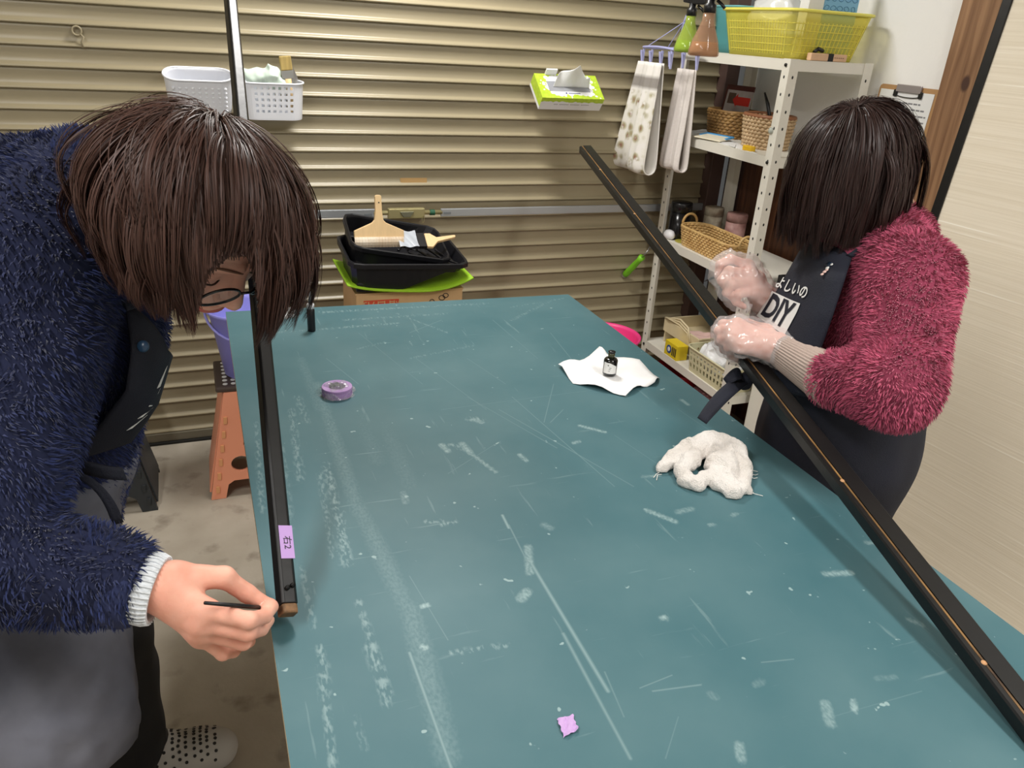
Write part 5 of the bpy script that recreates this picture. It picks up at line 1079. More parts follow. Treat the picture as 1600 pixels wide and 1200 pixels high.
def fur(name, V, F, n, length, width, m, parent, grav=0.6, seed=1, lo=0.55, flow=None, cols=((0.85, 0.85, 0.88), (1.25, 1.25, 1.22)), keep=None):
    rs = np.random.RandomState(seed); N = vnormals(V, F); c = V[F].mean(1)
    ar = np.linalg.norm(np.cross(V[F[:, 2]] - V[F[:, 0]], V[F[:, 3]] - V[F[:, 1]]), axis=1) * 0.5
    if keep is not None: ar = ar * keep(c)
    i = rs.choice(len(F), n, p=ar / ar.sum()); u, v = rs.rand(2, n, 1); Q = V[F[i]]
    p = (Q[:, 0] * (1 - u) + Q[:, 1] * u) * (1 - v) + (Q[:, 3] * (1 - u) + Q[:, 2] * u) * v; nn = N[F[i]].mean(1); nn /= np.linalg.norm(nn, axis=1, keepdims=True)
    g = A3([0, 0, -1.0]) if flow is None else A3(flow); cl = vnoise(p.astype(np.float32), 34)[:, None]; c2 = vnoise(p.astype(np.float32) + 7.7, 34)[:, None]; c3 = vnoise(p.astype(np.float32) + 3.1, 30)[:, None]
    tdir = g - nn * (nn @ g)[:, None] + 2.2 * np.concatenate([cl, c2, c3], 1) + 0.25 * rs.randn(n, 3); tdir -= nn * (tdir * nn).sum(1)[:, None]
    tdir /= np.linalg.norm(tdir, axis=1, keepdims=True) + 1e-6
    L_ = length * (0.6 + 0.7 * rs.rand(n, 1)); dirn = nn * lo + tdir * grav
    p0 = p - nn * 0.002; p1 = p0 + (nn * (lo + 0.25) + tdir * grav * 0.6) * L_ * 0.55; p2 = p1 + dirn * L_ * 0.5
    paths = np.stack([p0, p1, p2], 1); w = width * (0.7 + 0.6 * rs.rand(n)); W_ = np.stack([w, w * 0.8, w * 0.12], 1)
    t = np.clip(0.5 + cl * 0.9 + 0.25 * rs.randn(n, 1), 0, 1); col = A3(cols[0]) * (1 - t) + A3(cols[1]) * t
    return tag(ribbons(name, paths, W_, m, parent, np.concatenate([col, np.ones((n, 1))], 1), flat_n=nn + 0.5 * rs.randn(n, 3), flat=True), kind='stuff')
def hair(name, c, s, f, u, rad, crown, n, total, m, parent, seed, region, grav=0.14, layer=0.020, step=0.012, nst=24, tilt=None, fringe=1.0, width=0.0016, cols=None, drag=None, flick=0.0, zone=None, left_long=1.0, back_long=1.0, wave=0.0):
    rs = np.random.RandomState(seed); R = A3([s, f, u]); rad = A3(rad); d = rs.randn(n * 4, 3); d /= np.linalg.norm(d, axis=1, keepdims=True)
    d = d[region(d)][:n]; n = len(d); cr = A3(crown); cr = cr / np.linalg.norm(cr)
    nc = 420; ci = rs.choice(n, nc, replace=False); near = np.argmax(d @ d[ci].T, axis=1)
    nrm = d / rad; nrm /= np.linalg.norm(nrm, axis=1, keepdims=True)
    flow = d - cr; flow -= nrm * (flow * nrm).sum(1)[:, None]; flow /= np.linalg.norm(flow, axis=1, keepdims=True) + 1e-6
    jit = rs.randn(nc, 3) * 0.22; dirv = flow + jit[near] + rs.randn(n, 3) * 0.07
    dirv /= np.linalg.norm(dirv, axis=1, keepdims=True); down = R @ A3([0, 0, -1.0])
    geo = np.arccos(np.clip(d @ cr, -1, 1)) * rad.mean(); L_ = np.clip(total - geo, 0.07, None) * (0.88 + 0.15 * rs.rand(n)) * (0.90 + 0.16 * rs.rand(nc))[near]
    L_ = np.where(d[:, 0] < -0.1, L_ * left_long, L_); L_ = np.where(d[:, 1] < -0.35, L_ * back_long, L_)
    if fringe != 1.0: L_ = np.where(d[:, 1] > 0.35, L_ * fringe, L_)
    lay = layer * (0.15 + 0.85 * rs.rand(n)) * (0.75 + 0.5 * rs.rand(nc))[near]
    p = d * rad * 0.985; paths = [p.copy()]; ds = L_ / nst
    for k in range(nst):
        t = (k + 1) / nst; g = grav * (0.25 + 1.5 * t); dirv = dirv + down * g * (ds / step)[:, None]
        if drag is not None: dirv = dirv + drag(p, t) * (ds / step)[:, None]
        dirv /= np.linalg.norm(dirv, axis=1, keepdims=True); p = p + dirv * ds[:, None]
        rr = rad + (lay * min(1.0, 0.3 + t * 1.6))[:, None]; q = np.linalg.norm(p / rr, axis=1); ins = q < 1
        pn = p / np.where(ins, q, 1)[:, None]; nn = pn / rr ** 2; nn /= np.linalg.norm(nn, axis=1, keepdims=True)
        dd = (dirv * nn).sum(1); dirv = np.where((ins & (dd < 0))[:, None], dirv - nn * dd[:, None], dirv); p = pn
        if flick: dirv = dirv + nn * flick * max(0, t - 0.75) * (ds / step)[:, None]
        paths.append(p.copy())
    P_ = np.stack(paths, 1); G_ = P_[ci][near]; w = (np.linspace(0, 1, nst + 1) ** 1.2 * 0.72)[None, :, None]
    off = (P_[:, :1] - G_[:, :1]) * 0.55; P_ = P_ * (1 - w) + (G_ + off) * w
    if wave:
        tt_ = np.linspace(0, 1, nst + 1)[None, :]; ph = (6.28 * rs.rand(nc, 3))[near]; fq = (5 + 6 * rs.rand(nc, 3))[near]
        P_ = P_ + wave * (tt_ ** 1.1)[..., None] * np.stack([np.sin(fq[:, k:k + 1] * tt_ + ph[:, k:k + 1]) for k in range(3)], -1)
    if zone is not None:                     # hair cut short where it would hang over the open face
        z_ = zone(P_); first = np.where(z_.any(1), z_.argmax(1), nst); kk = np.minimum(np.arange(nst + 1)[None, :], first[:, None]); P_ = np.take_along_axis(P_, kk[..., None], 1)
    Wp = A3(c) + P_ @ R
    nn_ = Wp.shape[0]; tt = np.linspace(0, 1, nst + 1); wd = width * (0.8 + 0.5 * rs.rand(nn_))[:, None] * np.clip(1.15 - tt ** 3, 0.15, 1)[None]
    cA, cB = cols if cols else ((0.75, 0.72, 0.72), (1.6, 1.5, 1.45)); mixv = np.clip(0.35 * rs.rand(nc)[near] + 0.55 * rs.rand(nn_), 0, 1)[:, None]; col = A3(cA) * (1 - mixv) + A3(cB) * mixv
    return tag(ribbons(name, Wp, wd, m, parent, np.concatenate([col, np.ones((nn_, 1))], 1), flat_n=(lambda q: q / (np.linalg.norm(q, axis=2, keepdims=True) + 1e-9) + 0.35 * rs.randn(nn_, 1, 3))(Wp - A3(c)), flat=True), kind='stuff')
def hair_cap(c, s, f, u, rad, region, m, parent):
    R = A3([s, f, u]); mb = MB(); nu, nv = 64, 40; ok = {}
    for j in range(nv + 1):
        for i in range(nu):
            a = 2 * PI * i / nu; b = PI * j / nv; d = A3([math.sin(b) * math.cos(a), math.sin(b) * math.sin(a), math.cos(b)]); p = A3(c) + (d * A3(rad)) @ R
            mb.v.append(tuple(p)); ok[j * nu + i] = bool(region(d[None])[0])
    for j in range(nv):
        for i in range(nu):
            q = (j * nu + i, j * nu + (i + 1) % nu, (j + 1) * nu + (i + 1) % nu, (j + 1) * nu + i)
            if all(ok[t] for t in q): mb.f.append(q)
    o = mb.build('hair_cap', m, parent, smooth=True); set_vcol(o.data, np.tile([0.8, 0.8, 0.8, 1], (len(mb.v), 1))); return o
def axes(yaw_dir, pitch):
    """head axes: yaw_dir horizontal unit (x,y), pitch = downward angle of the face"""
    x, y = yaw_dir; n = math.hypot(x, y); x /= n; y /= n; cp, sp = math.cos(pitch), math.sin(pitch)
    f = A3([x * cp, y * cp, -sp]); u = A3([x * sp, y * sp, cp]); return np.cross(f, u), f, u
navy_fl = mat('navy_fleece', (38, 46, 82), 0.95, sheen=0.25, vcol='tint', spec=0.1); navy_base = mat('navy_fleece_base', (24, 30, 58), 0.98)
apron_navy = mat('apron_navy', (22, 25, 38), 0.8, var=0.2, vscale=14, bump=0.25, bscale=500)
trouser = mat('black_trousers', (18, 18, 20), 0.8, bump=0.15, bscale=400)
# ================================================================== PERSON IN NAVY FLEECE (left)
H1 = A3(atd(308, 328, 0.88)); s1, f1, u1 = axes((0.60, -0.80), math.radians(46))
p1 = empty('person', (-0.25, 1.15, 0), 'person in a navy fleece and dark apron bending to paint the rail end', 'person')
N1 = A3(atd(150, 345, 1.00)); B1 = A3(atd(70, 368, 1.10)); S1 = A3(atd(70, 400, 0.93)); E1 = A3(atd(-25, 868, 0.85)); W1 = A3(atd(230, 919, 0.872))
Ch1 = A3(atd(105, 530, 1.05)); Be1 = A3(atd(30, 680, 1.12)); Pv1 = A3(atd(10, 800, 1.15))
SL = A3(atd(185, 375, 1.20)); EL = A3(atd(275, 385, 1.42)); WL = A3(atd(392, 330, 1.335))
RH = A3([-0.36, 1.02, 0.76]); RK = A3([-0.30, 1.04, 0.44]); RA = A3([-0.36, 1.06, 0.09]); LH = A3([-0.33, 1.22, 0.76]); LK = A3([-0.24, 1.24, 0.44]); LA = A3([-0.245, 1.285, 0.10])
def z5(x, y, d): return A3(atd(200 + x / 5.333, 840 + y / 5.333, d))
fing1 = [[z5(650, 610, .868), z5(1010, 690, .876), z5(1140, 655, .905), z5(1205, 575, .925)], [z5(600, 700, .872), z5(1000, 790, .886), z5(1110, 760, .920), z5(1170, 690, .938)],
         [z5(600, 770, .882), z5(960, 870, .902), z5(1000, 860, .932), z5(960, 800, .950)], [z5(610, 820, .895), z5(790, 965, .915), z5(880, 950, .935), z5(930, 905, .950)]]
thumb1 = [z5(420, 330, .882), z5(800, 330, .895), z5(990, 465, .912), z5(1160, 560, .922)]
skin1 = skin_mat('skin_warm', (228, 158, 136), (238, 182, 160))
def body1(P):
    d = head_sdf(P, H1, s1, f1, u1)
    d = smin(d, s_cap(P, H1 - u1 * 0.045 - f1 * 0.03, N1, 0.05, 0.055), 0.02)
    for a, b, ra, rb in ((N1, Be1, .08, .10), (Be1, Pv1, .10, .11), (S1, E1, .045, .04), (N1, S1, .06, .05), (N1, SL, .06, .05), (SL, EL, .045, .04), (Pv1, RH, .1, .08), (RH, RK, .075, .055), (RK, RA, .05, .035), (Pv1, LH, .1, .08), (LH, LK, .075, .055), (LK, LA, .05, .035)):
        d = smin(d, s_cap(P, a, b, ra, rb), 0.02)
    return d
V, F = nets(body1, (-0.62, 0.70, 0.05), (0.32, 1.50, 1.42), 0.0085)
hl, hh_ = H1 - 0.15, H1 + 0.15
Vh, Fh = nets(lambda P: smin(head_sdf(P, H1, s1, f1, u1), s_cap(P, H1 - u1 * 0.045 - f1 * 0.03, N1, 0.05, 0.055), 0.02), hl, hh_, 0.0032)
pts = [q for fg in fing1 for q in fg] + thumb1 + [W1, W1 + (E1 - W1) * 0.4]; lo, hi = bbox(pts, 0.035)
Fo1 = W1 + (E1 - W1) * 0.35
Vr, Fr = nets(lambda P: hand_sdf(P, W1 + (z5(420, 420, .875) - W1) * 0.6, Fo1, fing1, thumb1, 0.005) + 0.0008 * vnoise(P, 120), lo, hi, 0.0021); Vr = laplace(Vr, Fr, 1, 0.4)
# far hand, closed round the raised rail behind the head
rail_pt = A3(ra) + (A3(rb) - A3(ra)) * 0.60; rdv = A3(rb) - A3(ra); rdv /= np.linalg.norm(rdv); xs = A3([1.0, 0, 0]); up_ = np.cross(xs, rdv); up_ /= np.linalg.norm(up_)
def lf(i):
    o = rail_pt + rdv * (0.030 - 0.020 * i); return [o + A3([0.024, 0, 0]) - up_ * 0.022, o + A3([0.030, 0, 0]) + up_ * 0.014, o + A3([0.004, 0, 0]) + up_ * 0.029, o - A3([0.020, 0, 0]) + up_ * 0.022]
WLh = rail_pt + A3([0.03, 0.0, -0.085]) + rdv * 0.01; fl_ = [lf(i) for i in range(4)]; tl_ = [WLh + A3([-0.012, 0, 0.03]), rail_pt + A3([-0.026, 0, -0.03]), rail_pt + A3([-0.030, 0, -0.008]) + rdv * 0.02, rail_pt + A3([-0.026, 0, 0.010]) + rdv * 0.035]
WL = WLh; lo, hi = bbox([q for fg in fl_ for q in fg] + tl_ + [WL, WL + (EL - WL) * 0.4], 0.035)
Vl, Fl = nets(lambda P: hand_sdf(P, WL, WL + (EL - WL) * 0.4, fl_, tl_, 0.005), lo, hi, 0.003)
def join(*ps):
    Vs, Fs, k = [], [], 0
    for v, f_ in ps: Vs.append(v); Fs.append(f_ + k); k += len(v)
    return np.concatenate(Vs), np.concatenate(Fs)
Vb, Fb = join((V, F), (Vh, Fh), (Vr, Fr), (Vl, Fl)); np_mesh('body', Vb, Fb, skin1, p1)
# nail of the thumb, lashes, brows, lips
nm = mat('nail', (238, 196, 178), 0.3)
tdir = thumb1[3] - thumb1[2]; tdir /= np.linalg.norm(tdir); cv = -A3(W[2]); nup = cv - tdir * (cv @ tdir); nup /= np.linalg.norm(nup)
NMx = basis(thumb1[3] - tdir * 0.004 + nup * 0.0072, tdir, np.cross(nup, tdir))
MB().grid(lambda u, v: NMx @ Vector((-0.006 + 0.013 * u, (-0.006 + 0.012 * v) * (1 - 0.3 * u * u), 0.0016 - 0.0030 * (2 * v - 1) ** 2)), 6, 6).build('nail', nm, p1, smooth=True, solid=0.0008)
loc = lambda a, b, c_: A3(H1) + s1 * a + f1 * b + u1 * c_
dk = mat('lash_dark', (62, 42, 34), 0.6); browm = mat('brow_brown', (120, 84, 66), 0.7)
for sx in (-1, 1):
    MB().tube([loc(sx * (0.017 + 0.029 * t), 0.0875 - 0.010 * abs(t - 0.45) ** 1.6 * 2, -0.0065 - 0.003 * math.sin(PI * t)) for t in [i / 8 for i in range(9)]], 0.0011, 6).build('eyelashes', dk, p1)
    MB().tube([loc(sx * (0.013 + 0.036 * t), 0.0975 - 0.019 * t ** 1.6, 0.0225 + 0.004 * math.sin(PI * t)) for t in [i / 8 for i in range(9)]], [0.0006 + 0.0011 * math.sin(PI * (0.2 + 0.7 * i / 8)) for i in range(9)], 6).build('eyebrow', browm, p1)
MB().tube([loc(-0.021 + 0.042 * t, 0.0945 - 0.011 * (2 * t - 1) ** 2, -0.069 + 0.0015 * math.cos(PI * (2 * t - 1))) for t in [i / 8 for i in range(9)]], 0.0032, 6).build('lips', mat('lips', (186, 104, 96), 0.45), p1, smooth=True)
# glasses
gm = mat('dark_frame', (30, 26, 26), 0.25, spec=0.6); gls = empty('glasses', p1.location); gls.parent = p1; gls.matrix_parent_inverse = Matrix.LocRotScale(p1.location, p1.rotation_euler, None).inverted()
for sx in (-1, 1):
    rim_ = [loc(sx * (0.034 + 0.025 * math.cos(a) * (1 - 0.1 * math.sin(a))), 0.108 - 0.007 * (0.5 + 0.5 * math.cos(a)), -0.006 + 0.016 * math.sin(a)) for a in [i * PI / 12 for i in range(24)]]
    o = MB().tube(rim_, 0.0016, 6, closed=True).build('glasses_rim', gm, p1, smooth=True); o.parent = gls; o.matrix_parent_inverse = Matrix.Translation(-p1.location)
    o = MB().tube([loc(sx * 0.059, 0.101, 0.000), loc(sx * 0.074, 0.085, 0.001), loc(sx * 0.077, 0.0, 0.000), loc(sx * 0.074, -0.02, -0.014)], 0.0020, 6).build('glasses_temple', gm, p1, smooth=True); o.parent = gls; o.matrix_parent_inverse = Matrix.Translation(-p1.location)
    o = MB().add([tuple(q) for q in rim_], [tuple(range(24))]).build('lens', film('lens_film', (220, 228, 230), 0.12, 0.02, 1.0), p1); o.parent = gls; o.matrix_parent_inverse = Matrix.Translation(-p1.location)
o = MB().tube([loc(-0.010, 0.109, -0.002), loc(0, 0.112, 0.001), loc(0.010, 0.109, -0.002)], 0.0016, 6).build('glasses_bridge', gm, p1, smooth=True); o.parent = gls; o.matrix_parent_inverse = Matrix.Translation(-p1.location)
# jacket
Sl_dir = W1 - E1; Sl_dir = Sl_dir / np.linalg.norm(Sl_dir)
def jacket1(P):
    d = s_cap(P, N1, B1, .105, .130); d = smin(d, s_cap(P, B1, Be1, .125, .14), .04); d = smin(d, s_cap(P, N1, Ch1, .095, .112), .04); d = smin(d, s_cap(P, Ch1, Be1, .112, .130), .04); d = smin(d, s_cap(P, Be1, Pv1, .14, .15), .04)
    arm = smin(s_cap(P, S1, E1, .088, .070), s_cap(P, E1, W1, .068, .043), .02); d = smin(d, s_cap(P, N1, S1, .09, .088), .04); d = smin(d, arm, .025)
    arm2 = smin(s_cap(P, SL, EL, .075, .06), s_cap(P, EL, WL, .058, .042), .03); arm2 = smax(arm2, plane(P, WL + (EL - WL) * 0.14, WL - EL), .004); d = smin(d, s_cap(P, N1, SL, .09, .08), .04); d = smin(d, arm2, .02)
    d = d + 0.012 * vnoise(P, 9) + 0.007 * vnoise(P, 22)
    d = smax(d, -s_ell(P, H1, (.120, .120, .120)), .01)
    return smax(smax(d, plane(P, W1 + Sl_dir * -0.004, Sl_dir) * 1.0 - 1e3 * (np.linalg.norm(P - W1, axis=-1) > 0.12), .004), -(P[..., 2] - (Pv1[2] - 0.10)), .01)
V, F = nets(jacket1, (-0.72, 0.62, 0.55), (0.30, 1.52, 1.48), 0.0085); V = laplace(V, F, 2)
np_mesh('jacket', V, F, navy_base, p1)
fur('jacket_fleece', V, F, 60000, 0.013, 0.0022, navy_fl, p1, seed=4, keep=lambda c: np.where(c[:, 0] > -0.75, 1.0, 0.0))
# ribbed cuff
MB().lathe([(0.0425, 0.044), (0.0500, 0.036), (0.0480, 0.014), (0.0455, 0.007), (0.039, 0.006)], 48, M=basis(W1, frame(Sl_dir)[1], frame(Sl_dir)[2])).build('sleeve_binding', mat('navy_binding', (36, 44, 80), 0.9), p1, smooth=True)
cf = basis(W1 - Sl_dir * 0.010, *[(lambda d: (d[1], d[2]))(frame(Sl_dir))][0])       # local x,y span the cuff circle
cuff = MB(); nn = 72
cuff.lathe([(0.0365, 0.012), (0.0385, 0.004), (0.039, -0.008), (0.0375, -0.0145), (0.034, -0.0155), (0.032, -0.010), (0.031, 0.012)], nn, M=basis(W1 - Sl_dir * 0.002, frame(Sl_dir)[1], frame(Sl_dir)[2]))
cuff.build('cuff', mat('white_rib', (214, 218, 222), 0.9, bump=0.5, bscale=120), p1, smooth=True)
for i in range(40):
    a = 2 * PI * i / 40; CMx = basis(W1 - Sl_dir * 0.002, frame(Sl_dir)[1], frame(Sl_dir)[2])
    sg = -1 if CMx.to_3x3().determinant() < 0 else 1
    MB().tube([CMx @ Vector((r * math.cos(a), r * math.sin(a), z)) for r, z in ((0.0385, 0.010), (0.0398, 0.000), (0.0400, -0.008), (0.0375, -0.0155))], 0.0013, 5).build('cuff_rib', MATS['white_rib'], p1)
# trousers, shoes
def trous1(P):
    d = s_cap(P, Pv1, RH, .13, .11)
    for a, b, r0, r1 in ((RH, RK, .105, .085), (RK, RA, .082, .070), (Pv1, LH, .13, .11), (LH, LK, .105, .085), (LK, LA, .082, .072)): d = smin(d, s_cap(P, a, b, r0, r1), .02)
    return smax(d + 0.016 * vnoise(P, 13), -(P[..., 2] - 0.055), .008)
V, F = nets(trous1, (-0.62, 0.85, 0.03), (0.0, 1.45, 0.92), 0.009); np_mesh('trousers', laplace(V, F, 1), F, trouser, p1)
clog = mat('clog_grey', (176, 172, 166), 0.6); clogd = mat('clog_rim', (36, 36, 38), 0.5)
def clog_sdf(P, an):
    t = A3([an[0] + 0.165, an[1] - 0.005, 0.030]); h = A3([an[0] - 0.05, an[1], 0.035])
    d = smin(s_cap(P, h, t, .040, .036), s_ell(P, (an[0] + 0.115, an[1] - 0.004, 0.045), (.085, .047, .042)), .02); d = smin(d, s_cap(P, A3([an[0] - 0.02, an[1], 0.05]), A3([an[0] + 0.06, an[1], 0.062]), .040, .040), .02)
    return smax(d, -(P[..., 2] - 0.001), .006)
for an in (LA, RA):
    V, F = nets(lambda P: clog_sdf(P, an), (an[0] - 0.12, an[1] - 0.07, -0.005), (an[0] + 0.23, an[1] + 0.07, 0.13), 0.004)
    shoe = np_mesh('clog_shoe', laplace(V, F, 1), F, clog, p1)
    N_ = vnormals(V, F); k = 0
    for row in range(9):
        for j in range(-4, 5):
            tx = an[0] + 0.055 + row * 0.0135; ty = an[1] - 0.004 + j * 0.0098 + (0.0049 if row % 2 else 0)
            cand = np.where((abs(V[:, 0] - tx) < 0.004) & (abs(V[:, 1] - ty) < 0.004) & (V[:, 2] > 0.045))[0]
            if len(cand) == 0: continue
            q = V[cand[0]]; nq = N_[cand[0]]; fr_ = frame(nq)
            o = MB().lathe([(0, 0.0008), (0.0032, 0.0006), (0.0034, -0.001)], 8, M=basis(q, fr_[1], fr_[2])).build('vent_hole', mat('vent_dark', (40, 38, 36), 0.8), p1); relink(o, shoe).matrix_parent_inverse = Matrix.Identity(4)
    MB().tube([(an[0] + 0.005 + 0.062 * math.cos(a), an[1] + 0.050 * math.sin(a), 0.092 + 0.010 * math.cos(a)) for a in [i * PI / 14 for i in range(28)]], 0.009, 8, closed=True).build('shoe_collar', clogd, p1, smooth=True)
# apron
def apron1(P):
    hip = s_cap(P, Be1 + A3([0.015, -0.01, -0.02]), Pv1 + A3([0.0, -0.05, 0]), .142, .152); sk = s_cap(P, Pv1 + A3([0.0, -0.05, 0]), RK + A3([0.01, -0.06, 0.10]), .152, .145); d = smin(hip, sk, .03)
    d = d + 0.030 * vnoise(P * A3([1, 1, 0.45]).astype(np.float32), 13) + 0.016 * np.abs(vnoise(P * A3([1, 1, 0.5]).astype(np.float32), 26)) + 0.006 * vnoise(P, 50)
    d = smax(d, -(P[..., 2] - 0.475 + 0.10 * (P[..., 0] + 0.3)), .006)
    return smax(d, plane(P, Be1 + (Ch1 - Be1) * 0.25, Ch1 - Be1), .01)
V, F = nets(apron1, (-0.62, 0.70, 0.42), (0.06, 1.40, 1.02), 0.0075); V = laplace(V, F, 1)
apron_dust_lit = mat('apron_dusty_lit', (30, 32, 42), 0.85, rgb2=(118, 120, 132), vscale=4, bump=0.9, bscale=14, detail=6)  # pale grey is dust, with strong light on the skirt also put into the tone
np_mesh('apron_skirt', V, F, apron_dust_lit, p1)
# bib hanging from the neck in front of the chest
b_pts = [[atd(196, 478, .965), atd(232, 500, .985), atd(262, 545, 1.02)], [atd(205, 545, .955), atd(238, 560, .985), atd(268, 556, 1.04)], [atd(196, 610, .965), atd(228, 625, .99), atd(246, 630, 1.03)], [atd(150, 672, .985), atd(195, 668, 1.0), atd(230, 655, 1.03)], [atd(110, 720, 1.0), atd(160, 705, 1.01), atd(204, 690, 1.04)]]
def quadr(P_, u, v):
    nr = len(P_); x = v * (nr - 1); i = min(int(x), nr - 2); t = x - i
    row = lambda r: r[0] * (1 - u) * (1 - 2 * u) + r[1] * 4 * u * (1 - u) + r[2] * u * (2 * u - 1)
    a, b = row(P_[i]), row(P_[i + 1]); t = t * t * (3 - 2 * t) if False else t; return a * (1 - t) + b * t
bib1 = MB().grid(lambda u, v: quadr(b_pts, u, v), 12, 24).build('apron_bib', apron_navy, p1, smooth=True, solid=0.004)
for (v0, v1, u0, u1_) in ((0.30, 0.42, 0.80, 0.93), (0.42, 0.55, 0.72, 0.90), (0.55, 0.68, 0.66, 0.90), (0.66, 0.80, 0.62, 0.86)):
    pts_ = [quadr(b_pts, u0, v1), quadr(b_pts, u1_, v0 + 0.02), quadr(b_pts, u1_ + 0.03, v0), quadr(b_pts, u0 + 0.10, v1 - 0.01)]
    cl0 = Vector(cam.location); relink(MB().add([p + (cl0 - p).normalized() * 0.007 for p in pts_], [(0, 1, 2, 3)]).build('lettering', mat('print_white', (225, 225, 222), 0.7), p1, solid=0.0006), bib1).matrix_parent_inverse = Matrix.Identity(4)
MB().grid(lambda u, v: atd(170 + 30 * v + 22 * u, 440 + 45 * v - 8 * u, 0.955 + 0.02 * u), 4, 6).build('apron_strap', apron_navy, p1, smooth=True, solid=0.004)
bq = atd(223, 541, 0.962); MB().lathe([(0, 0.0024), (0.006, 0.002), (0.0075, 0.0), (0.0075, -0.002)], 18, M=basis(bq, W[0], -A3(W[1]))).build('button', mat('button_blue', (40, 66, 92), 0.3), p1, smooth=True)
# tie at the waist
tie = [atd(105, 712, .935), atd(150, 725, .93), atd(190, 730, .95)]
MB().grid(lambda u, v: quadr([[tie[0], tie[1], tie[2]], [t_ + Vector((0.003, -0.002, -0.018)) for t_ in tie]], u, v), 10, 3).build('apron_tie', apron_navy, p1, smooth=True, solid=0.004)
MB().grid(lambda u, v: quadr([[atd(110, 745, .93), atd(150, 770, .925), atd(176, 820, .94)], [atd(118, 735, .93), atd(165, 765, .93), atd(192, 815, .95)]], u, v), 12, 3).build('apron_tie', apron_navy, p1, smooth=True, solid=0.004)
# hair
hm1 = mat('brown_hair', (64, 43, 36), 0.48, spec=0.35, vcol='tint')
def reg1(d): return ~(((d[:, 1] > 0.30) & (d[:, 2] < 0.62)) | (d[:, 2] < -0.42) | ((d[:, 1] > -0.15) & (d[:, 2] < -0.05)))
R1 = (0.079, 0.097, 0.092); hc1 = H1 + u1 * 0.014 - f1 * 0.002
hair_cap(hc1, s1, f1, u1, (0.0785, 0.0965, 0.0915), reg1, hm1, p1)
down1 = A3([s1, f1, u1]) @ A3([0, 0, -1.0])
def curl1(p, t):
    q = p - down1 * (p @ down1)[:, None]; return -q * (5.0 * max(0.0, t - 0.45))
FACE_GAP = [(290, 600), (306, 500), (312, 455), (326, 410), (350, 384), (384, 384), (400, 420), (406, 470), (402, 530), (408, 600)]
def in_poly(x, y, poly):
    r = np.zeros(x.shape, bool)
    for i in range(len(poly)):
        (x0, y0), (x1, y1) = poly[i - 1], poly[i]
        r ^= ((y0 > y) != (y1 > y)) & (x < (x1 - x0) * (y - y0) / (y1 - y0 + 1e-9) + x0)
    return r
def zone1(P_):                       # parted fringe: the wedge in front of the face stays free of hair
    v = (A3(hc1) + P_ @ A3([s1, f1, u1]) - A3([0, 0, HC])) @ W.T; x, y = 800 + FPX * v[..., 0] / v[..., 2], 600 + FPX * v[..., 1] / v[..., 2]
    jit = 16 * vnoise((P_[:, :1] * 1.0).astype(np.float32), 60); return in_poly(x + 0.4 * jit, y + jit, FACE_GAP)
hair('hair', hc1, s1, f1, u1, R1, (-0.26, -0.55, 0.80), 17000, 0.272, hm1, p1, 11, reg1, grav=0.20, layer=0.030, width=0.0011, nst=17, drag=curl1, zone=zone1, left_long=0.95, wave=0.004)
# the fine brush in the hand
bt_, be_ = A3(atd(431, 951, 0.938)), A3(atd(320, 942, 0.832)); e = empty('detail_brush', bt_, 'thin black detail brush in the bare hand at the rail end', 'brush')
bd2 = (be_ - bt_) / np.linalg.norm(be_ - bt_)
MB().tube([bt_ + bd2 * 0.020, bt_ + bd2 * 0.05, be_], [0.0022, 0.0027, 0.0019], 10).build('brush_handle', black_pl, e, smooth=True)
MB().tube([bt_ + bd2 * 0.008, bt_ + bd2 * 0.0198], [0.0018, 0.0022], 10).build('ferrule', steel, e, smooth=True)
MB().tube([bt_ - bd2 * 0.004, bt_ + bd2 * 0.003, bt_ + bd2 * 0.0079], [0.0003, 0.0016, 0.0016], 8).build('bristles', ink_black, e, smooth=True)
# ================================================================== PERSON IN PINK FLEECE (right)
H2 = A3(atd(1340, 256, 1.40)); s2, f2, u2 = axes((-0.96, 0.10), math.radians(48))
p2_ = empty('person', (1.25, 1.10, 0), 'person in a pink fleece and navy apron with clear gloves holding a long rail', 'person')
N2 = A3(atd(1378, 385, 1.45)); S2 = A3(atd(1420, 438, 1.32)); E2 = A3(atd(1398, 602, 1.23)); C2 = A3(atd(1285, 586, 1.34)); W2_ = A3(atd(1218, 545, 1.42))
Ch2 = A3(atd(1338, 490, 1.47)); Be2 = A3(atd(1325, 600, 1.52)); Hp2 = A3(atd(1302, 700, 1.58))
SR2 = A3(atd(1310, 430, 1.62)); ER2 = A3(atd(1255, 520, 1.66)); WR2 = A3(atd(1195, 470, 1.545))
def q3(px, py, d): return A3(atd(px, py, d))
rp2 = lambda t: A3(sa) + (A3(sb) - A3(sa)) * t
fingL = [[q3(1152, 508, 1.440), q3(1130, 507, 1.462), q3(1124, 522, 1.492), q3(1136, 536, 1.512)], [q3(1146, 519, 1.425), q3(1124, 518, 1.450), q3(1124, 534, 1.482), q3(1140, 546, 1.500)],
         [q3(1148, 530, 1.415), q3(1128, 531, 1.440), q3(1131, 546, 1.470), q3(1148, 556, 1.490)], [q3(1156, 541, 1.410), q3(1138, 543, 1.430), q3(1142, 556, 1.455), q3(1157, 564, 1.475)]]
thumbL = [q3(1195, 520, 1.455), q3(1168, 508, 1.480), q3(1146, 508, 1.500), q3(1128, 514, 1.512)]
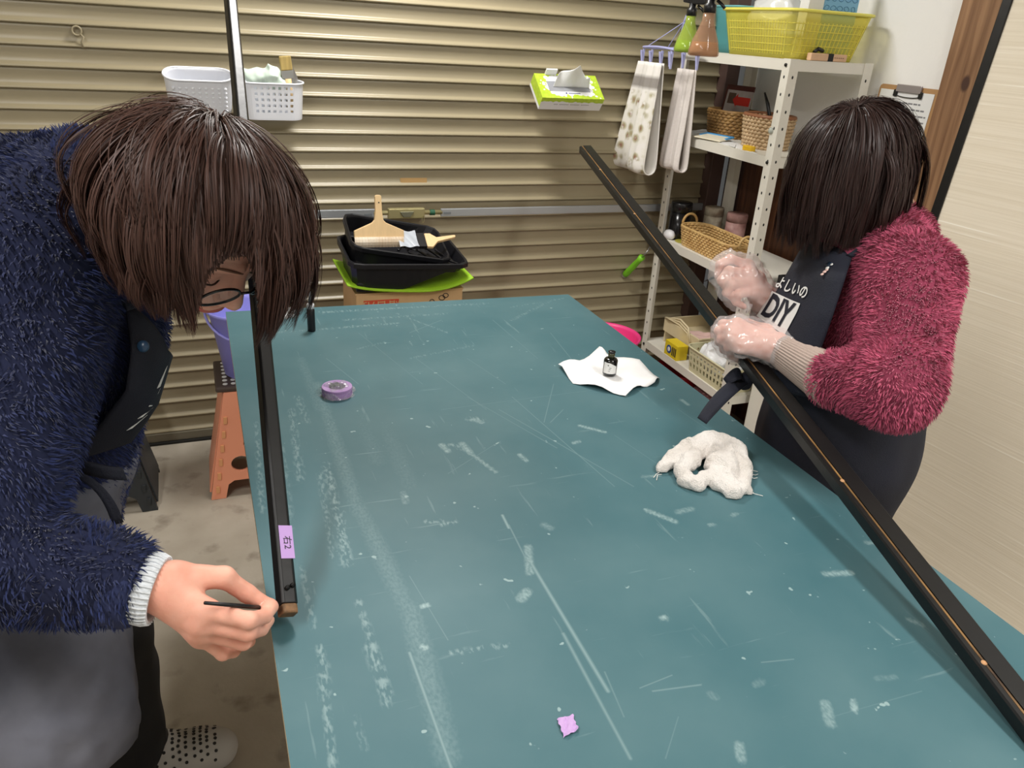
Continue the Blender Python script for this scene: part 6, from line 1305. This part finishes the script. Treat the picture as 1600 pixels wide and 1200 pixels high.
fingR = [[q3(1168, 416, 1.515), q3(1141, 405, 1.495), q3(1125, 413, 1.492), q3(1122, 429, 1.497)], [q3(1170, 429, 1.505), q3(1139, 424, 1.478), q3(1127, 438, 1.482), q3(1136, 452, 1.495)],
         [q3(1172, 443, 1.505), q3(1143, 443, 1.475), q3(1135, 457, 1.482), q3(1148, 467, 1.495)], [q3(1177, 455, 1.508), q3(1153, 460, 1.482), q3(1150, 472, 1.492), q3(1162, 479, 1.502)]]
thumbR = [q3(1182, 436, 1.555), q3(1156, 424, 1.545), q3(1138, 424, 1.528), q3(1123, 432, 1.510)]
skin2 = skin_mat('skin_gloved', (222, 166, 148), (236, 190, 174))
def body2(P):
    d = head_sdf(P, H2, s2, f2, u2); d = smin(d, s_cap(P, H2 - u2 * 0.045 - f2 * 0.03, N2, .05, .055), .02)
    for a, b, r0, r1 in ((N2, Be2, .08, .1), (Be2, Hp2, .1, .11), (N2, S2, .06, .05), (S2, E2, .045, .04), (E2, C2, .036, .030), (C2, W2_, .027, .024), (N2, SR2, .06, .05), (SR2, ER2, .045, .04), (ER2, WR2, .036, .026)): d = smin(d, s_cap(P, a, b, r0, r1), .02)
    return d
V, F = nets(body2, (0.85, 0.75, 0.55), (1.60, 1.55, 1.42), 0.0085)
lo, hi = bbox([q for fg in fingL for q in fg] + thumbL + [W2_, C2], 0.035); Vl, Fl = nets(lambda P: hand_sdf(P, W2_, W2_ + (C2 - W2_) * 0.6, fingL, thumbL, 0.006), lo, hi, 0.0026)
Vgl, Fgl = nets(lambda P: smax(hand_sdf(P, W2_, W2_ + (C2 - W2_) * 0.30, fingL, thumbL, 0.010, 0.0035) + 0.010 * np.abs(vnoise(P, 62)) - 0.004 + 0.004 * vnoise(P, 130), plane(P, W2_ + (C2 - W2_) * 0.24, C2 - W2_), .002), lo, hi, 0.0026)
lo, hi = bbox([q for fg in fingR for q in fg] + thumbR + [WR2, WR2 + (ER2 - WR2) * 0.5], 0.04); Vr, Fr = nets(lambda P: hand_sdf(P, WR2, WR2 + (ER2 - WR2) * 0.5, fingR, thumbR, 0.006), lo, hi, 0.0026)
Vgr, Fgr = nets(lambda P: smax(hand_sdf(P, WR2, WR2 + (ER2 - WR2) * 0.5, fingR, thumbR, 0.012, 0.0045) + 0.014 * np.abs(vnoise(P, 55)) - 0.006 + 0.004 * vnoise(P, 120), plane(P, WR2 + (ER2 - WR2) * 0.45, ER2 - WR2), .002), lo, hi, 0.0026)
Vh, Fh = nets(lambda P: head_sdf(P, H2, s2, f2, u2), H2 - 0.14, H2 + 0.14, 0.004)
Vb, Fb = join((V, F), (Vh, Fh), (Vl, Fl), (Vr, Fr)); np_mesh('body', Vb, Fb, skin2, p2_)
glove = film('glove_film', (244, 240, 240), 0.26, 0.08, 1.0)
np_mesh('plastic_glove', laplace(Vgl, Fgl, 1, 0.3), Fgl, glove, p2_); np_mesh('plastic_glove', laplace(Vgr, Fgr, 1, 0.3), Fgr, glove, p2_)
pink_fl = mat('pink_fleece', (172, 80, 106), 0.95, sheen=0.3, vcol='tint', spec=0.1); pink_base = mat('pink_fleece_base', (138, 56, 80), 0.98)
sd2 = C2 - E2; sd2 = sd2 / np.linalg.norm(sd2)
def jacket2(P):
    d = s_cap(P, N2, Ch2, .080, .118); d = smin(d, s_cap(P, Ch2, Be2, .118, .118), .04); d = smin(d, s_cap(P, N2, S2, .072, .076), .04); d = smin(d, s_cap(P, N2, SR2, .075, .08), .05)
    arm = smin(s_cap(P, S2, E2, .076, .064), s_cap(P, E2, C2, .062, .044), .02); arm = smax(arm, plane(P, C2, sd2), .004); d = smin(d, arm, .018)
    arm2 = smax(smin(s_cap(P, SR2, ER2, .08, .07), s_cap(P, ER2, WR2, .068, .045), .03), plane(P, WR2 + (ER2 - WR2) * 0.42, WR2 - ER2), .004); d = smin(d, arm2, .018)
    d = d + 0.010 * vnoise(P, 10) + 0.006 * vnoise(P * A3([1, 1, 2.2]).astype(np.float32), 22)
    d = smax(d, -s_ell(P, H2, (.112, .112, .112)), .01); return smax(d, -(P[..., 2] - (Be2[2] - 0.09)), .01)
V, F = nets(jacket2, (0.85, 0.72, 0.60), (1.68, 1.60, 1.30), 0.008); V = laplace(V, F, 2)
np_mesh('jacket', V, F, pink_base, p2_); fur('jacket_fleece', V, F, 52000, 0.012, 0.0023, pink_fl, p2_, seed=8, cols=((0.82, 0.78, 0.8), (1.4, 1.38, 1.36)))
# folded collar flap
cl_ = [[atd(1296, 372, 1.415), atd(1318, 376, 1.385), atd(1345, 372, 1.375)], [atd(1306, 392, 1.400), atd(1330, 398, 1.37), atd(1362, 395, 1.365)], [atd(1322, 412, 1.385), atd(1338, 414, 1.365), atd(1352, 412, 1.36)]]
co = MB().grid(lambda u, v: quadr(cl_, u, v), 16, 12); Vc = A3(co.v); Fc = A3(co.f); c_o = co.build('collar', pink_base, p2_, smooth=True, solid=0.008)
fur('collar_fleece', Vc, Fc, 2200, 0.009, 0.002, pink_fl, p2_, seed=9); fur('collar_fleece', Vc, Fc[:, ::-1], 2200, 0.009, 0.002, pink_fl, p2_, seed=10)
# ribbed knit sleeve
kn = MB(); dk_, su_, uu_ = frame(W2_ - C2); Lk = (Vector(W2_) - Vector(C2)).length; nr_ = 90
for j in range(22):
    t = j / 21; c_ = Vector(C2) + dk_ * (-0.03 + (Lk * 0.92 + 0.03) * t); r = 0.0440 + (0.030 - 0.0440) * t + (0.002 if 0.1 < t < 0.2 else 0)
    for i in range(nr_): a = 2 * PI * i / nr_; rr = r + (0.0009 if (i // 1) % 2 else -0.0004); kn.v.append(tuple(c_ + (su_ * math.cos(a) + uu_ * math.sin(a)) * rr))
for j in range(21):
    for i in range(nr_): a = j * nr_ + i; b = j * nr_ + (i + 1) % nr_; kn.f.append((a, b, b + nr_, a + nr_))
kn.build('knit_sleeve', mat('beige_knit', (176, 158, 148), 0.95, bump=0.3, bscale=300), p2_, smooth=False, solid=0.002)
# apron: skirt, bib, strap, lettering, bow
LK2 = A3([1.20, 1.02, 0.40]); RK2 = A3([1.20, 1.20, 0.40])
def skirt2(P):
    d = s_cap(P, Be2, Hp2, .145, .150); d = smin(d, s_cap(P, Hp2, A3([1.19, 1.08, 0.42]), .150, .140), .03)
    d = d + 0.016 * vnoise(P * A3([1, 1, 0.4]).astype(np.float32), 16); d = smax(d, plane(P, Be2 + (Ch2 - Be2) * 0.15, Ch2 - Be2), .01); d = smax(d, 0.962 - P[..., 0], .02)
    return smax(d, -(P[..., 2] - 0.36), .006)
V, F = nets(skirt2, (0.85, 0.80, 0.33), (1.55, 1.42, 1.0), 0.0085); np_mesh('apron_skirt', laplace(V, F, 1), F, apron_navy, p2_)
def trous2(P):
    d = s_cap(P, Hp2, A3([1.23, 1.02, 0.45]), .10, .085); d = smin(d, s_cap(P, A3([1.23, 1.02, 0.45]), A3([1.26, 1.02, 0.09]), .08, .065), .02); d = smin(d, smin(s_cap(P, Hp2, A3([1.23, 1.22, 0.45]), .10, .085), s_cap(P, A3([1.23, 1.22, 0.45]), A3([1.26, 1.22, 0.09]), .08, .065), .02), .02)
    return smax(d, -(P[..., 2] - 0.05), .008)
V, F = nets(trous2, (1.0, 0.88, 0.03), (1.45, 1.38, 0.80), 0.012); np_mesh('trousers', laplace(V, F, 1), F, trouser, p2_)
for yy in (1.02, 1.22):
    an = A3([1.26, yy, 0.09]); V, F = nets(lambda P: smax(smin(s_cap(P, an + A3([0.04, 0, -0.055]), an + A3([-0.15, 0, -0.06]), .04, .036), s_ell(P, an + A3([-0.10, 0, -0.045]), (.085, .046, .042)), .02), -(P[..., 2] - 0.001), .005), an - A3([0.22, 0.07, 0.095]), an + A3([0.12, 0.07, 0.05]), 0.006); np_mesh('shoe', laplace(V, F, 1), F, mat('dark_shoe', (40, 40, 44), 0.6), p2_)
bb = [[atd(1262, 372, 1.490), atd(1294, 382, 1.405), atd(1332, 400, 1.372)], [atd(1232, 425, 1.490), atd(1278, 430, 1.372), atd(1322, 430, 1.335)], [atd(1203, 475, 1.500), atd(1258, 490, 1.375), atd(1302, 490, 1.335)], [atd(1178, 515, 1.515), atd(1232, 545, 1.392), atd(1280, 552, 1.352)], [atd(1170, 575, 1.53), atd(1220, 608, 1.42), atd(1272, 620, 1.375)]]
bib2 = MB().grid(lambda u, v: quadr(bb, u, v), 18, 30).build('apron_bib', apron_navy, p2_, smooth=True, solid=0.004)
def on_bib(px, py, lift=0.0045):
    best = None                                     # nearest bib point to the line of sight, then lifted off the cloth
    for j in range(61):
        for i in range(41):
            P_ = quadr(bb, i / 40, j / 60); v = W @ (A3(P_) - A3([0, 0, HC])); x, y = 800 + FPX * v[0] / v[2], 600 + FPX * v[1] / v[2]; e_ = (x - px) ** 2 + (y - py) ** 2
            if best is None or e_ < best[0]: best = (e_, i / 40, j / 60)
    return best[1], best[2]
def bib_pt(u, v, lift):
    p = quadr(bb, u, v); e_ = 0.01; du = quadr(bb, min(1, u + e_), v) - quadr(bb, max(0, u - e_), v); dv = quadr(bb, u, min(1, v + e_)) - quadr(bb, u, max(0, v - e_)); n = du.cross(dv).normalized()
    if n.dot(Vector(cam.location) - p) < 0: n = -n
    return p + n * lift
cA = [on_bib(*q) for q in ((1212, 428), (1266, 450), (1190, 492), (1236, 520))]     # frame of the print: TL, TR, BL, BR
def print_map(x, y, lift):  # x,y in 0..1 (right, down)
    u = (cA[0][0] * (1 - x) + cA[1][0] * x) * (1 - y) + (cA[2][0] * (1 - x) + cA[3][0] * x) * y; v = (cA[0][1] * (1 - x) + cA[1][1] * x) * (1 - y) + (cA[2][1] * (1 - x) + cA[3][1] * x) * y
    return bib_pt(u, v, lift)
white_pr = mat('print_white', (225, 225, 222), 0.7)
def bib_text(s, size, x0, y0, sx, sy, m, lift, name='lettering', bold=0.0):
    me = text_mesh(s, 1.0, Matrix.Identity(4), 0.0, 'LEFT', bold)
    bm = bmesh.new(); bm.from_mesh(me); bmesh.ops.subdivide_edges(bm, edges=[e for e in bm.edges if e.calc_length() > 0.15], cuts=2); bm.to_mesh(me); bm.free()
    for v in me.vertices: v.co = print_map(x0 + v.co.x * sx, y0 - v.co.y * sy, lift)
    relink(link(name, me, m, p2_), bib2).matrix_parent_inverse = Matrix.Identity(4)
bib_text('よしいの', 1, -0.12, 0.14, 0.29, 0.30, white_pr, 0.0042, bold=0.02)
relink(MB().grid(lambda u, v: print_map(-0.10 + 1.02 * u, 0.36 + 0.72 * v, 0.0036), 12, 10).build('print_block', white_pr, p2_), bib2).matrix_parent_inverse = Matrix.Identity(4)
bib_text('DIY', 1, -0.04, 0.72, 0.52, 0.80, apron_navy, 0.0046, bold=0.03)
MB().grid(lambda u, v: quadr([[atd(1322, 398, 1.368), atd(1338, 388, 1.365), atd(1352, 372, 1.372)], [atd(1332, 404, 1.366), atd(1346, 394, 1.362), atd(1360, 380, 1.37)]], u, v), 8, 2).build('apron_strap', apron_navy, p2_, smooth=True, solid=0.004)
bq = bib_pt(*on_bib(1296, 415), 0.004); bqn = bib_pt(*on_bib(1296, 415), 0.02) - bq; fr_ = frame(bqn)
MB().lathe([(0, 0.0022), (0.006, 0.002), (0.0068, 0)], 16, M=basis(bq, fr_[1], fr_[2])).build('button', mat('button_navy', (30, 44, 62), 0.3), p2_, smooth=True)
for (x, y, m_, r) in ((1294, 421, 'print_white', .0034), (1291, 427, 'pale_pink', .0036), (1287, 430, 'pale_pink', .003), (1300, 416, 'print_white', .0026), (1293, 424, 'pale_pink', .003)):
    pq = bib_pt(*on_bib(x, y), 0.005); MB().lathe([(0, 0.0016), (r * 0.9, 0.001), (r, 0)], 10, M=basis(pq, fr_[1], fr_[2])).build('pin_charm', MATS[m_], p2_, smooth=True)
kb = Vector(atd(1158, 588, 1.49)); kb.x = min(kb.x, 0.985)
bwm = apron_navy
MB().grid(lambda u, v: quadr([[kb, atd(1125, 608, 1.43), atd(1090, 652, 1.36)], [kb + Vector((0.016, -0.012, -0.01)), atd(1146, 618, 1.42), atd(1104, 662, 1.352)]], u, v), 14, 3).build('apron_tie', bwm, p2_, smooth=True, solid=0.003)
MB().grid(lambda u, v: quadr([[kb, atd(1150, 575, 1.47), atd(1130, 592, 1.46)], [kb + Vector((0, -0.004, -0.016)), atd(1158, 592, 1.455), atd(1137, 602, 1.455)]], u, v), 10, 3).build('apron_bow', bwm, p2_, smooth=True, solid=0.003)
V, F = nets(lambda P: s_ell(P, kb + Vector((0.008, -0.006, -0.006)), (.016, .014, .018)) + 0.006 * vnoise(P, 90), A3(kb) - 0.04, A3(kb) + 0.04, 0.003); np_mesh('apron_knot', V, F, bwm, p2_)
# glasses just showing at the hair edge
gx = [A3(H2) + s2 * (-0.034 + 0.025 * math.cos(a)) + f2 * 0.108 + u2 * (-0.006 + 0.016 * math.sin(a)) for a in [i * PI / 12 for i in range(24)]]
MB().tube(gx, 0.0017, 6, closed=True).build('glasses_rim', mat('silver_frame', (206, 190, 196), 0.25, metal=0.7), p2_, smooth=True)
MB().tube([A3(H2) + s2 * -0.059 + f2 * 0.101, A3(H2) + s2 * -0.075 + f2 * 0.08, A3(H2) + s2 * -0.077 - f2 * 0.01], 0.0018, 6).build('glasses_temple', MATS['silver_frame'], p2_, smooth=True)
hm2 = mat('dark_brown_hair', (44, 28, 25), 0.42, spec=0.4, vcol='tint')
def reg2(d): return ~(((d[:, 1] > 0.30) & (d[:, 2] < 0.55)) | (d[:, 2] < -0.45) | ((d[:, 1] > -0.15) & (d[:, 2] < -0.10)))
hc2 = H2 + u2 * 0.014 - f2 * 0.002; hair_cap(hc2, s2, f2, u2, (0.0785, 0.0965, 0.0915), reg2, hm2, p2_); down2 = A3([s2, f2, u2]) @ A3([0, 0, -1.0])
def curl2(p, t): q = p - down2 * (p @ down2)[:, None]; return -q * (1.6 * max(0.0, t - 0.5))
hair('hair', hc2, s2, f2, u2, (0.079, 0.097, 0.092), (-0.05, -0.50, 0.86), 16000, 0.272, hm2, p2_, 21, reg2, grav=0.50, layer=0.022, width=0.0011, nst=17, drag=curl2, flick=0.45, wave=0.003, back_long=1.10)
bt_ = A3(atd(1101, 439, 1.515)); be_ = A3(atd(1140, 424, 1.535)); bd2 = (be_ - bt_) / np.linalg.norm(be_ - bt_); e = empty('detail_brush', bt_, 'thin black detail brush in the gloved hand above the long rail', 'brush')
MB().tube([bt_ + bd2 * 0.012, bt_ + bd2 * 0.04, bt_ + bd2 * 0.075], [0.002, 0.0025, 0.0018], 10).build('brush_handle', black_pl, e, smooth=True)
MB().tube([bt_ - bd2 * 0.003, bt_ + bd2 * 0.003, bt_ + bd2 * 0.0118], [0.0003, 0.0015, 0.0018], 8).build('bristles', ink_black, e, smooth=True)
